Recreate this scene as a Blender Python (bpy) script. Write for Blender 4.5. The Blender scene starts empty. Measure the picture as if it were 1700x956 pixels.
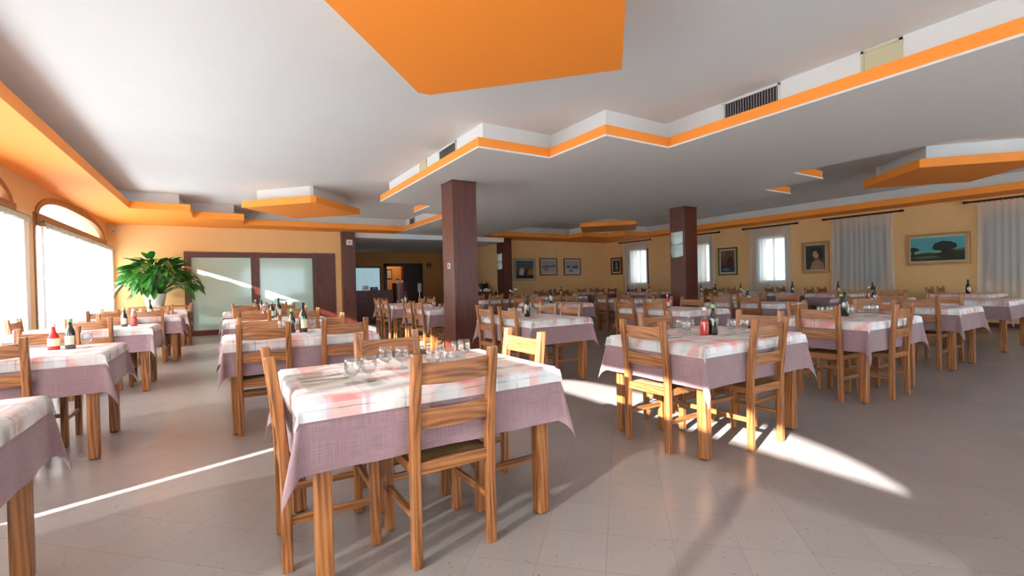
import bpy, bmesh, math, random
from mathutils import Vector, Matrix
random.seed(7)
PI = math.pi
SC = bpy.context.scene
COL = SC.collection

# ------------------------------------------------------------------ camera
YAW, PIT, ROLL = math.radians(31.8856), math.radians(.65457), math.radians(1.30157)
FPX = 770.04
cam_d = bpy.data.cameras.new('camera')
cam_d.sensor_width = 36.0
cam_d.lens = FPX / 1700 * 36
cam_d.clip_start = .05
cam_d.clip_end = 500
cam = bpy.data.objects.new('camera', cam_d)
COL.objects.link(cam)
h_f = Vector((math.sin(YAW), math.cos(YAW), 0))
right = Vector((math.cos(YAW), -math.sin(YAW), 0))
fwd = h_f * math.cos(PIT) - Vector((0, 0, 1)) * math.sin(PIT)
upv = h_f * math.sin(PIT) + Vector((0, 0, 1)) * math.cos(PIT)
r2 = right * math.cos(ROLL) - upv * math.sin(ROLL)
u2 = right * math.sin(ROLL) + upv * math.cos(ROLL)
M = Matrix((r2, u2, -fwd)).transposed().to_4x4()
M.translation = Vector((0, 0, 1.2))
cam.matrix_world = M
SC.camera = cam

# ------------------------------------------------------------------ view + light
SC.view_settings.view_transform = 'Standard'
SC.view_settings.look = 'None'
SC.view_settings.gamma = 1.0
SC.view_settings.exposure = 0.08
SC.view_settings.use_curve_mapping = False
SC.cycles.use_denoising = True
SC.cycles.max_bounces = 9
SC.cycles.diffuse_bounces = 5
SC.cycles.glossy_bounces = 4
SC.cycles.transmission_bounces = 6
SC.cycles.transparent_max_bounces = 24
SC.cycles.caustics_reflective = False
SC.cycles.caustics_refractive = False
SC.cycles.sample_clamp_indirect = 6.0

world = bpy.data.worlds.new('sky')
SC.world = world
world.use_nodes = True
bg = world.node_tree.nodes['Background']
bg.inputs[0].default_value = (.70, .86, 1.0, 1)
bg.inputs[1].default_value = 5.6

AZ, EL = math.radians(18.5), math.radians(22.7)
sun_d = bpy.data.lights.new('sun', 'SUN')
sun_d.energy = 48.0
sun_d.angle = math.radians(.6)
sun_d.color = (1.0, .97, .93)
sun = bpy.data.objects.new('sun', sun_d)
COL.objects.link(sun)
sd = Vector((math.cos(AZ) * math.cos(EL), math.sin(AZ) * math.cos(EL), -math.sin(EL)))
sun.rotation_euler = sd.to_track_quat('-Z', 'Y').to_euler()
sun.location = (-20, -6, 10)

def portal(name, loc, rot, sx, sy):
    l = bpy.data.lights.new(name, 'AREA')
    l.shape = 'RECTANGLE'
    l.size = sx; l.size_y = sy
    l.cycles.is_portal = True
    o = bpy.data.objects.new(name, l)
    COL.objects.link(o)
    o.location = loc; o.rotation_euler = rot
    return o

# ------------------------------------------------------------------ materials
def lin(r, g, b):
    def f(c):
        c /= 255
        return c / 12.92 if c <= .04045 else ((c + .055) / 1.055) ** 2.4
    return (f(r), f(g), f(b), 1)

def mat(name):
    m = bpy.data.materials.new(name)
    m.use_nodes = True
    nt = m.node_tree
    p = nt.nodes['Principled BSDF']
    return m, nt, p

def nd(nt, t, **kw):
    n = nt.nodes.new(t)
    for k, v in kw.items():
        setattr(n, k, v)
    return n

def ramp(nt, stops, interp='LINEAR'):
    n = nt.nodes.new('ShaderNodeValToRGB')
    n.color_ramp.interpolation = interp
    el = n.color_ramp.elements
    while len(el) > 1:
        el.remove(el[-1])
    el[0].position = stops[0][0]; el[0].color = stops[0][1]
    for p, c in stops[1:]:
        e = el.new(p); e.color = c
    return n

def plain(name, col, rough=.6, metal=0, noise=0, nscale=8, bump=0, bscale=60, coat=0, spec=.5):
    m, nt, p = mat(name)
    p.inputs['Base Color'].default_value = col
    p.inputs['Roughness'].default_value = rough
    p.inputs['Metallic'].default_value = metal
    p.inputs['Specular IOR Level'].default_value = spec
    p.inputs['Coat Weight'].default_value = coat
    p.inputs['Coat Roughness'].default_value = .15
    if noise or bump:
        tc = nd(nt, 'ShaderNodeTexCoord')
    if noise:
        n = nd(nt, 'ShaderNodeTexNoise'); n.inputs['Scale'].default_value = nscale; n.inputs['Detail'].default_value = 4
        nt.links.new(tc.outputs['Object'], n.inputs['Vector'])
        c1 = tuple(max(0, c * (1 - noise)) for c in col[:3]) + (1,)
        c2 = tuple(min(1, c * (1 + noise)) for c in col[:3]) + (1,)
        r = ramp(nt, [(.3, c1), (.7, c2)])
        nt.links.new(n.outputs['Fac'], r.inputs['Fac'])
        nt.links.new(r.outputs['Color'], p.inputs['Base Color'])
    if bump:
        n2 = nd(nt, 'ShaderNodeTexNoise'); n2.inputs['Scale'].default_value = bscale; n2.inputs['Detail'].default_value = 3
        nt.links.new(tc.outputs['Object'], n2.inputs['Vector'])
        b = nd(nt, 'ShaderNodeBump'); b.inputs['Strength'].default_value = bump; b.inputs['Distance'].default_value = .004
        nt.links.new(n2.outputs['Fac'], b.inputs['Height'])
        nt.links.new(b.outputs['Normal'], p.inputs['Normal'])
    return m

def wood(name, axis, dark, mid, light, rough=.42, scale=1.5, coat=.15, contrast=.25):
    """streaked grain running along one object axis"""
    m, nt, p = mat(name)
    tc = nd(nt, 'ShaderNodeTexCoord')
    mp = nd(nt, 'ShaderNodeMapping')
    s = [26 * scale] * 3
    s['XYZ'.index(axis)] = 1.3 * scale
    mp.inputs['Scale'].default_value = s
    oi = nd(nt, 'ShaderNodeObjectInfo')
    add = nd(nt, 'ShaderNodeVectorMath', operation='ADD')
    mul = nd(nt, 'ShaderNodeMath', operation='MULTIPLY'); mul.inputs[1].default_value = 7.3
    nt.links.new(oi.outputs['Random'], mul.inputs[0])
    nt.links.new(tc.outputs['Object'], add.inputs[0])
    nt.links.new(mul.outputs[0], add.inputs[1])
    nt.links.new(add.outputs[0], mp.inputs['Vector'])
    n = nd(nt, 'ShaderNodeTexNoise'); n.inputs['Scale'].default_value = 1.0; n.inputs['Detail'].default_value = 6
    n.inputs['Distortion'].default_value = 1.2
    nt.links.new(mp.outputs[0], n.inputs['Vector'])
    w = nd(nt, 'ShaderNodeTexWave', wave_type='BANDS', bands_direction='DIAGONAL')
    w.inputs['Scale'].default_value = .55; w.inputs['Distortion'].default_value = 9.0; w.inputs['Detail'].default_value = 3
    w.inputs['Detail Scale'].default_value = .8
    nt.links.new(mp.outputs[0], w.inputs['Vector'])
    mx = nd(nt, 'ShaderNodeMix', data_type='FLOAT'); mx.inputs[0].default_value = contrast
    nt.links.new(n.outputs['Fac'], mx.inputs[2]); nt.links.new(w.outputs['Fac'], mx.inputs[3])
    r = ramp(nt, [(.28, dark), (.48, mid), (.72, light)])
    nt.links.new(mx.outputs[0], r.inputs['Fac'])
    nt.links.new(r.outputs['Color'], p.inputs['Base Color'])
    p.inputs['Roughness'].default_value = rough
    p.inputs['Coat Weight'].default_value = coat
    p.inputs['Coat Roughness'].default_value = .25
    b = nd(nt, 'ShaderNodeBump'); b.inputs['Strength'].default_value = .15; b.inputs['Distance'].default_value = .002
    nt.links.new(mx.outputs[0], b.inputs['Height']); nt.links.new(b.outputs['Normal'], p.inputs['Normal'])
    return m

OAK = (lin(94, 52, 22), lin(138, 84, 42), lin(164, 108, 60))
W_X = wood('oak_along_x', 'X', *OAK)
W_Y = wood('oak_along_y', 'Y', *OAK)
W_Z = wood('oak_along_z', 'Z', *OAK)
MAH = (lin(50, 16, 8), lin(76, 27, 15), lin(102, 42, 24))
MAHOG = wood('mahogany_veneer', 'Z', *MAH, rough=.42, scale=1.6, coat=.06, contrast=.08)
MAHOG_X = wood('mahogany_veneer_across', 'X', *MAH, rough=.42, scale=1.6, coat=.06, contrast=.08)
DARKWOOD = wood('dark_walnut', 'Z', lin(24, 10, 8), lin(40, 18, 14), lin(58, 28, 20), rough=.4, scale=1)
WINWOOD = plain('window_frame_wood', lin(136, 86, 46), .5, noise=.08, nscale=6)

WALL = plain('ochre_wall_paint', lin(226, 184, 128), .8, noise=.03, nscale=3, bump=.12, bscale=140)
ORANGE = plain('orange_paint', lin(238, 140, 44), .65, bump=.05, bscale=120)
WHITE = plain('white_ceiling_paint', lin(234, 239, 242), .85, noise=.012, nscale=1.5, bump=.05, bscale=90)
LIPW = plain('white_edge_paint', lin(244, 242, 240), .6)
STEEL = plain('brushed_steel', lin(190, 192, 195), .25, metal=1)
BLACKP = plain('black_plastic', lin(18, 18, 19), .4)
WHITEP = plain('white_plastic', lin(226, 226, 222), .4)
PORCEL = plain('white_ceramic', lin(235, 234, 228), .2)
TAN = plain('tan_grille', lin(196, 190, 160), .6)
NAPKIN = plain('white_paper_napkin', lin(238, 236, 232), .9, bump=.2, bscale=200)
GREYNAP = plain('grey_paper_placemat', lin(200, 198, 192), .9)
RED = plain('red_label', lin(196, 28, 34), .5)
LABEL = plain('cream_label', lin(226, 220, 190), .6)
GREENCAP = plain('green_cap', lin(110, 170, 110), .45)
SKIRT = plain('dark_skirting', lin(74, 36, 26), .4)

def floor_mat():
    m, nt, p = mat('speckled_tile_floor')
    tc = nd(nt, 'ShaderNodeTexCoord')
    mp = nd(nt, 'ShaderNodeMapping'); mp.inputs['Rotation'].default_value = (0, 0, PI / 4)
    mp.inputs['Location'].default_value = (.08, .1, 0)
    nt.links.new(tc.outputs['Object'], mp.inputs['Vector'])
    br = nd(nt, 'ShaderNodeTexBrick')
    br.offset = 0.0; br.squash = 1.0
    br.inputs['Scale'].default_value = 1 / .29
    br.inputs['Brick Width'].default_value = 1.0; br.inputs['Row Height'].default_value = 1.0
    br.inputs['Mortar Size'].default_value = .006; br.inputs['Mortar Smooth'].default_value = .3
    br.inputs['Color1'].default_value = lin(151, 143, 141); br.inputs['Color2'].default_value = lin(147, 139, 137)
    br.inputs['Mortar'].default_value = lin(134, 124, 120)
    nt.links.new(mp.outputs[0], br.inputs['Vector'])
    vo = nd(nt, 'ShaderNodeTexVoronoi'); vo.inputs['Scale'].default_value = 38
    nt.links.new(tc.outputs['Object'], vo.inputs['Vector'])
    no = nd(nt, 'ShaderNodeTexNoise'); no.inputs['Scale'].default_value = 55
    nt.links.new(tc.outputs['Object'], no.inputs['Vector'])
    ad = nd(nt, 'ShaderNodeMath', operation='MULTIPLY_ADD'); ad.inputs[1].default_value = .42; 
    nt.links.new(no.outputs['Fac'], ad.inputs[0]); nt.links.new(vo.outputs['Distance'], ad.inputs[2])
    r = ramp(nt, [(.0, (0, 0, 0, 1)), (.265, (0, 0, 0, 1)), (.30, (1, 1, 1, 1))])
    nt.links.new(ad.outputs[0], r.inputs['Fac'])
    mx = nd(nt, 'ShaderNodeMix', data_type='RGBA')
    nt.links.new(r.outputs['Color'], mx.inputs[0])
    mx.inputs[6].default_value = lin(96, 78, 72)
    nt.links.new(br.outputs['Color'], mx.inputs[7])
    n3 = nd(nt, 'ShaderNodeTexNoise'); n3.inputs['Scale'].default_value = .8; n3.inputs['Detail'].default_value = 1
    nt.links.new(tc.outputs['Object'], n3.inputs['Vector'])
    r3 = ramp(nt, [(.3, (.94, .93, .93, 1)), (.7, (1, 1, 1, 1))])
    nt.links.new(n3.outputs['Fac'], r3.inputs['Fac'])
    m2 = nd(nt, 'ShaderNodeMix', data_type='RGBA', blend_type='MULTIPLY'); m2.inputs[0].default_value = 1
    nt.links.new(mx.outputs[2], m2.inputs[6]); nt.links.new(r3.outputs['Color'], m2.inputs[7])
    nt.links.new(m2.outputs[2], p.inputs['Base Color'])
    p.inputs['Roughness'].default_value = .26
    return m
FLOOR = floor_mat()

def cloth_mat(name, col, amt=.12):
    m, nt, p = mat(name)
    uv = nd(nt, 'ShaderNodeUVMap')
    outs = []
    for sc in ((260, 9, 1), (9, 260, 1)):
        mp = nd(nt, 'ShaderNodeMapping'); mp.inputs['Scale'].default_value = sc
        nt.links.new(uv.outputs[0], mp.inputs['Vector'])
        n = nd(nt, 'ShaderNodeTexNoise'); n.inputs['Scale'].default_value = 1.0; n.inputs['Detail'].default_value = 3
        nt.links.new(mp.outputs[0], n.inputs['Vector'])
        outs.append(n)
    ad = nd(nt, 'ShaderNodeMath', operation='ADD')
    nt.links.new(outs[0].outputs['Fac'], ad.inputs[0]); nt.links.new(outs[1].outputs['Fac'], ad.inputs[1])
    hf = nd(nt, 'ShaderNodeMath', operation='MULTIPLY'); hf.inputs[1].default_value = .5
    nt.links.new(ad.outputs[0], hf.inputs[0])
    c1 = tuple(c * (1 - amt * 2) for c in col[:3]) + (1,); c2 = tuple(min(1, c * (1 + amt * 2)) for c in col[:3]) + (1,)
    r = ramp(nt, [(.36, c1), (.64, c2)])
    nt.links.new(hf.outputs[0], r.inputs['Fac'])
    ge = nd(nt, 'ShaderNodeNewGeometry'); bk = nd(nt, 'ShaderNodeMix', data_type='RGBA')
    nt.links.new(ge.outputs['Backfacing'], bk.inputs[0]); nt.links.new(r.outputs['Color'], bk.inputs[6]); bk.inputs[7].default_value = lin(222, 216, 216)
    nt.links.new(bk.outputs[2], p.inputs['Base Color'])
    p.inputs['Roughness'].default_value = .85
    p.inputs['Sheen Weight'].default_value = .25
    b = nd(nt, 'ShaderNodeBump'); b.inputs['Strength'].default_value = .25; b.inputs['Distance'].default_value = .002
    nt.links.new(hf.outputs[0], b.inputs['Height']); nt.links.new(b.outputs['Normal'], p.inputs['Normal'])
    return m
MAUVE = cloth_mat('mauve_linen', lin(142, 114, 121))

def plaid_mat():
    """white topping cloth printed with soft salmon, pink and grey blocks"""
    m, nt, p = mat('printed_plaid_cloth')
    uv = nd(nt, 'ShaderNodeUVMap')
    sep = nd(nt, 'ShaderNodeSeparateXYZ')
    n = nd(nt, 'ShaderNodeTexNoise'); n.inputs['Scale'].default_value = 7; n.inputs['Detail'].default_value = 4
    nt.links.new(uv.outputs[0], n.inputs['Vector'])
    off = nd(nt, 'ShaderNodeVectorMath', operation='SCALE'); off.inputs['Scale'].default_value = .016
    nt.links.new(n.outputs['Color'], off.inputs[0])
    av = nd(nt, 'ShaderNodeVectorMath', operation='ADD')
    nt.links.new(uv.outputs[0], av.inputs[0]); nt.links.new(off.outputs[0], av.inputs[1])
    nt.links.new(av.outputs[0], sep.inputs[0])
    W = (1, 1, 1, 1); S = lin(247, 200, 192); G = lin(206, 208, 206); P = lin(244, 196, 206); L = lin(228, 230, 230); K = lin(172, 172, 174)
    stA = [(0, W), (.10, P), (.14, S), (.34, W), (.37, P), (.40, W), (.47, G), (.60, L), (.66, K), (.668, W), (.80, S), (.90, L)]
    stB = [(0, S), (.16, W), (.22, G), (.36, W), (.44, P), (.47, W), (.52, S), (.70, L), (.82, W), (.90, K), (.907, W), (.95, P)]
    outs = []
    for k, (ax, per, st) in enumerate((('X', .56, stA), ('Y', .47, stB))):
        d = nd(nt, 'ShaderNodeMath', operation='DIVIDE'); d.inputs[1].default_value = per
        nt.links.new(sep.outputs[ax], d.inputs[0])
        f = nd(nt, 'ShaderNodeMath', operation='FRACT'); nt.links.new(d.outputs[0], f.inputs[0])
        r = ramp(nt, st, 'CONSTANT'); nt.links.new(f.outputs[0], r.inputs['Fac'])
        outs.append(r)
    # the print is strongest where the two stripe sets cross
    mu = nd(nt, 'ShaderNodeMix', data_type='RGBA', blend_type='MULTIPLY'); mu.inputs[0].default_value = 1
    nt.links.new(outs[0].outputs['Color'], mu.inputs[6]); nt.links.new(outs[1].outputs['Color'], mu.inputs[7])
    n2 = nd(nt, 'ShaderNodeTexNoise'); n2.inputs['Scale'].default_value = 5; n2.inputs['Detail'].default_value = 5
    nt.links.new(uv.outputs[0], n2.inputs['Vector'])
    r2_ = ramp(nt, [(.42, (.15, .15, .15, 1)), (.6, (1, 1, 1, 1))]); nt.links.new(n2.outputs['Fac'], r2_.inputs['Fac'])
    mw = nd(nt, 'ShaderNodeMix', data_type='RGBA')
    nt.links.new(r2_.outputs['Color'], mw.inputs[0])
    mw.inputs[6].default_value = (.95, .95, .95, 1)
    nt.links.new(mu.outputs[2], mw.inputs[7])
    base = nd(nt, 'ShaderNodeMix', data_type='RGBA', blend_type='MULTIPLY'); base.inputs[0].default_value = 1
    nt.links.new(mw.outputs[2], base.inputs[6]); base.inputs[7].default_value = (.93, .945, .96, 1)
    nt.links.new(base.outputs[2], p.inputs['Base Color'])
    p.inputs['Roughness'].default_value = .8
    return m
PLAID = plaid_mat()

def rush_mat():
    m, nt, p = mat('woven_rush')
    tc = nd(nt, 'ShaderNodeTexCoord')
    w = nd(nt, 'ShaderNodeTexWave', wave_type='BANDS', bands_direction='Y')
    w.inputs['Scale'].default_value = 28; w.inputs['Distortion'].default_value = 1.5; w.inputs['Detail'].default_value = 2
    nt.links.new(tc.outputs['Object'], w.inputs['Vector'])
    r = ramp(nt, [(.1, lin(96, 66, 38)), (.6, lin(190, 152, 104)), (1, lin(214, 180, 132))])
    nt.links.new(w.outputs['Fac'], r.inputs['Fac']); nt.links.new(r.outputs['Color'], p.inputs['Base Color'])
    b = nd(nt, 'ShaderNodeBump'); b.inputs['Distance'].default_value = .004
    nt.links.new(w.outputs['Fac'], b.inputs['Height']); nt.links.new(b.outputs['Normal'], p.inputs['Normal'])
    p.inputs['Roughness'].default_value = .7
    return m
RUSH = rush_mat()

def sheer_mat(name, tr, col=(.95, .95, .95, 1), transl=.6, fold=True):
    m, nt, p = mat(name)
    out = nt.nodes['Material Output']
    nt.nodes.remove(p)
    t = nd(nt, 'ShaderNodeBsdfTransparent')
    tl = nd(nt, 'ShaderNodeBsdfTranslucent'); tl.inputs[0].default_value = col
    df = nd(nt, 'ShaderNodeBsdfDiffuse'); df.inputs[0].default_value = col
    a = nd(nt, 'ShaderNodeMixShader'); a.inputs[0].default_value = transl
    nt.links.new(df.outputs[0], a.inputs[1]); nt.links.new(tl.outputs[0], a.inputs[2])
    b = nd(nt, 'ShaderNodeMixShader'); b.inputs[0].default_value = 1 - tr
    nt.links.new(t.outputs[0], b.inputs[1]); nt.links.new(a.outputs[0], b.inputs[2])
    nt.links.new(b.outputs[0], out.inputs['Surface'])
    return m
SHEER = sheer_mat('white_sheer_voile', .065, transl=.75)
SHEER_R = sheer_mat('white_sheer_voile_side', .22, transl=.5)
LACE = sheer_mat('cream_lace', .25, (.42, .40, .32, 1), .12)

def pane_mat():
    m, nt, p = mat('window_glass')
    out = nt.nodes['Material Output']; nt.nodes.remove(p)
    t = nd(nt, 'ShaderNodeBsdfTransparent'); t.inputs[0].default_value = (.95, .97, .96, 1)
    g = nd(nt, 'ShaderNodeBsdfGlossy'); g.inputs['Roughness'].default_value = .02
    a = nd(nt, 'ShaderNodeMixShader'); a.inputs[0].default_value = .06
    nt.links.new(t.outputs[0], a.inputs[1]); nt.links.new(g.outputs[0], a.inputs[2])
    nt.links.new(a.outputs[0], out.inputs['Surface'])
    return m
PANE = pane_mat()

def glassware_mat(name, tint, mixg=.14):
    m, nt, p = mat(name)
    out = nt.nodes['Material Output']; nt.nodes.remove(p)
    t = nd(nt, 'ShaderNodeBsdfTransparent'); t.inputs[0].default_value = tint
    g = nd(nt, 'ShaderNodeBsdfGlossy'); g.inputs['Roughness'].default_value = .03
    lw = nd(nt, 'ShaderNodeLayerWeight'); lw.inputs['Blend'].default_value = .28
    a = nd(nt, 'ShaderNodeMixShader')
    mm = nd(nt, 'ShaderNodeMath', operation='MULTIPLY_ADD'); mm.inputs[1].default_value = .9; mm.inputs[2].default_value = mixg
    nt.links.new(lw.outputs['Facing'], mm.inputs[0]); nt.links.new(mm.outputs[0], a.inputs[0])
    nt.links.new(t.outputs[0], a.inputs[1]); nt.links.new(g.outputs[0], a.inputs[2])
    nt.links.new(a.outputs[0], out.inputs['Surface'])
    return m
GLASS = glassware_mat('clear_glassware', (.97, .98, .98, 1), .07)
DKGLASS = plain('dark_green_bottle_glass', lin(14, 24, 14), .08, coat=1)
REDLIQ = plain('red_vinegar', lin(170, 30, 18), .08, coat=1)
FROST = plain('frosted_green_glass', lin(188, 220, 210), .07, spec=.8, coat=.6)
SCONCE = plain('opal_sconce_glass', lin(205, 222, 218), .2)
LEAF = plain('glossy_green_leaf', lin(34, 92, 30), .3, noise=.35, nscale=3)
CREAMP = plain('white_plant_pot', lin(232, 230, 224), .45)
SHUTTER = plain('grey_roller_shutter', lin(150, 158, 160), .6)
GROUND = plain('pale_outdoor_paving', lin(206, 210, 214), .9, noise=.1, nscale=.5)
BARWALL = plain('bar_room_ochre', lin(196, 140, 84), .8)

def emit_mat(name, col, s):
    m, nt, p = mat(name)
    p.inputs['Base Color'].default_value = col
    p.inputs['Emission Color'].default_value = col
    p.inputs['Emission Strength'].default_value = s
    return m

# ------------------------------------------------------------------ mesh helpers
def finish(name, bm, mats, parent=None, smooth=False, loc=None):
    me = bpy.data.meshes.new(name)
    bmesh.ops.recalc_face_normals(bm, faces=bm.faces)
    bm.to_mesh(me); bm.free()
    if not isinstance(mats, (list, tuple)):
        mats = [mats]
    for m in mats:
        me.materials.append(m)
    if smooth:
        for p in me.polygons:
            p.use_smooth = True
    o = bpy.data.objects.new(name, me)
    COL.objects.link(o)
    if parent:
        o.parent = parent
    if loc:
        o.location = loc
    return o

def box(bm, x0, x1, y0, y1, z0, z1, bev=0, mi=0):
    r = bmesh.ops.create_cube(bm, size=1)
    vs = r['verts']
    for v in vs:
        v.co = Vector((x0 + (v.co.x + .5) * (x1 - x0), y0 + (v.co.y + .5) * (y1 - y0), z0 + (v.co.z + .5) * (z1 - z0)))
    fs = set(f for v in vs for f in v.link_faces)
    for f in fs:
        f.material_index = mi
    if bev:
        es = list(set(e for v in vs for e in v.link_edges))
        r = bmesh.ops.bevel(bm, geom=es, offset=bev, segments=2, affect='EDGES', profile=.6)
        for f in r['faces']:
            f.material_index = mi

def prism(bm, poly, z0, z1, mi=0, mi_side=None):
    a = [bm.verts.new((x, y, z0)) for x, y in poly]
    b = [bm.verts.new((x, y, z1)) for x, y in poly]
    f = bm.faces.new(a); f.material_index = mi
    f = bm.faces.new(b); f.material_index = mi
    n = len(poly)
    for i in range(n):
        f = bm.faces.new((a[i], a[(i + 1) % n], b[(i + 1) % n], b[i]))
        f.material_index = mi if mi_side is None else mi_side

def inset(poly, d):
    """offset a counter-clockwise polygon inward by d"""
    n = len(poly); out = []
    for i in range(n):
        p0 = Vector(poly[i - 1]); p1 = Vector(poly[i]); p2 = Vector(poly[(i + 1) % n])
        e1 = (p1 - p0).normalized(); e2 = (p2 - p1).normalized()
        n1 = Vector((-e1.y, e1.x)); n2 = Vector((-e2.y, e2.x))
        k = n1 + n2
        k = k / max(.2, k.dot(n1))
        out.append(tuple(p1 + k * d))
    return out

def lathe(bm, prof, seg=20, cx=0, cy=0, mi=0, closed=False):
    rings = []
    for r, z in prof:
        if r < 1e-5:
            rings.append([bm.verts.new((cx, cy, z))])
        else:
            rings.append([bm.verts.new((cx + r * math.cos(2 * PI * i / seg), cy + r * math.sin(2 * PI * i / seg), z)) for i in range(seg)])
    for a, b in zip(rings, rings[1:]):
        for i in range(seg):
            j = (i + 1) % seg
            if len(a) == 1 and len(b) == 1:
                continue
            if len(a) == 1:
                f = bm.faces.new((a[0], b[i], b[j]))
            elif len(b) == 1:
                f = bm.faces.new((a[i], a[j], b[0]))
            else:
                f = bm.faces.new((a[i], a[j], b[j], b[i]))
            f.material_index = mi

def tube(bm, pts, r, seg=8, mi=0):
    rings = []
    for i, p in enumerate(pts):
        p = Vector(p)
        d = (Vector(pts[min(i + 1, len(pts) - 1)]) - Vector(pts[max(i - 1, 0)])).normalized()
        u = d.cross(Vector((0, 0, 1)))
        if u.length < .01:
            u = Vector((1, 0, 0))
        u.normalize(); v = d.cross(u)
        rr = r[i] if isinstance(r, (list, tuple)) else r
        rings.append([bm.verts.new(p + (u * math.cos(2 * PI * k / seg) + v * math.sin(2 * PI * k / seg)) * rr) for k in range(seg)])
    for a, b in zip(rings, rings[1:]):
        for k in range(seg):
            f = bm.faces.new((a[k], a[(k + 1) % seg], b[(k + 1) % seg], b[k])); f.material_index = mi
    for rg in (rings[0], rings[-1]):
        f = bm.faces.new(rg); f.material_index = mi

def tag(o, label=None, cat=None, group=None, kind=None):
    if label: o['label'] = label
    if cat: o['category'] = cat
    if group: o['group'] = group
    if kind: o['kind'] = kind
    return o

def empty(name, loc, rz=0):
    o = bpy.data.objects.new(name, None)
    COL.objects.link(o)
    o.location = loc; o.rotation_euler = (0, 0, rz)
    o.empty_display_size = .1
    return o

def struct(name, bm, m, parent=None, smooth=False):
    o = finish(name, bm, m, parent, smooth)
    if not parent:
        o['kind'] = 'structure'
    return o

KIDS = {}
def kid(root, o):
    KIDS.setdefault(root.name, []).append(o); return o

def children_of(o):
    return list(KIDS.get(o.name, []))

def dup(root, loc, rz, label, group=None, deep=True):
    r = root.copy(); COL.objects.link(r)
    r.location = loc; r.rotation_euler = (0, 0, rz)
    r['label'] = label
    if group: r['group'] = group
    for ch in children_of(root):
        c = ch.copy(); COL.objects.link(c); c.parent = r
        if deep:
            for g in children_of(ch):
                d = g.copy(); COL.objects.link(d); d.parent = c
    return r

# ------------------------------------------------------------------ room shell
XL, XR, YB, YP, ZS, ZC, YR = -2.33, 14.23, 14.53, 15.055, 2.832, 3.20, -5.2
bm = bmesh.new(); box(bm, XL - .3, XR + .3, YR - .3, 24, -.2, 0)
struct('floor', bm, FLOOR)
bm = bmesh.new(); box(bm, XL - .3, XR + .3, YR - .3, 15.4, ZC, ZC + .25)
struct('ceiling', bm, WHITE)
bm = bmesh.new(); box(bm, -90, 110, -90, 110, -.5, -.25)
struct('outdoor_ground', bm, GROUND)

# windows of the left wall
WINS = [(-9.9 + 4.6, -1.9), (-1.12, 3.10), (3.80, 8.72), (9.42, 14.34)]
SILL = .5
def z_out(t): return 2.28 + .52 * (max(0, 1 - abs(t) ** 3.2)) ** .5
def z_in(t): return 2.395 + .30 * (max(0, 1 - abs(t) ** 3.2)) ** .6
NS = 40
bm = bmesh.new()
def wbox(y0, y1, z0, z1): box(bm, XL - .3, XL, y0, y1, z0, z1)
prev = YR - .3
wins = [(max(a, YR + .1), b) for a, b in WINS]
for a, b in wins:
    wbox(prev, a, 0, ZC)
    wbox(a, b, 0, SILL)
    for i in range(NS):
        t0 = -1 + 2 * i / NS; t1 = -1 + 2 * (i + 1) / NS
        ya, yb = (a + b) / 2 + t0 * (b - a) / 2, (a + b) / 2 + t1 * (b - a) / 2
        za, zb = z_out(t0), z_out(t1)
        vs = [bm.verts.new(c) for c in [(XL, ya, za), (XL, yb, zb), (XL, yb, ZC), (XL, ya, ZC), (XL - .3, ya, za), (XL - .3, yb, zb), (XL - .3, yb, ZC), (XL - .3, ya, ZC)]]
        bm.faces.new(vs[:4]); bm.faces.new(vs[4:][::-1]); bm.faces.new((vs[0], vs[4], vs[5], vs[1]))
    prev = b
wbox(prev, 14.83, 0, ZC)
struct('wall_left', bm, WALL)

def arch_strip(bm, a, b, f_hi, f_lo, x0, x1, ins=0.0, mi=0):
    cy = (a + b) / 2; hw = (b - a) / 2
    rows = []
    for i in range(NS + 1):
        t = -1 + 2 * i / NS
        y = cy + t * hw; y2 = cy + t * (hw - ins)
        rows.append([bm.verts.new(c) for c in [(x0, y, f_hi(t)), (x1, y, f_hi(t)), (x1, y2, f_lo(t)), (x0, y2, f_lo(t))]])
    for p, q in zip(rows, rows[1:]):
        for k in range(4):
            bm.faces.new((p[k], p[(k + 1) % 4], q[(k + 1) % 4], q[k]))
    bm.faces.new(rows[0]); bm.faces.new(rows[-1])

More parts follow.
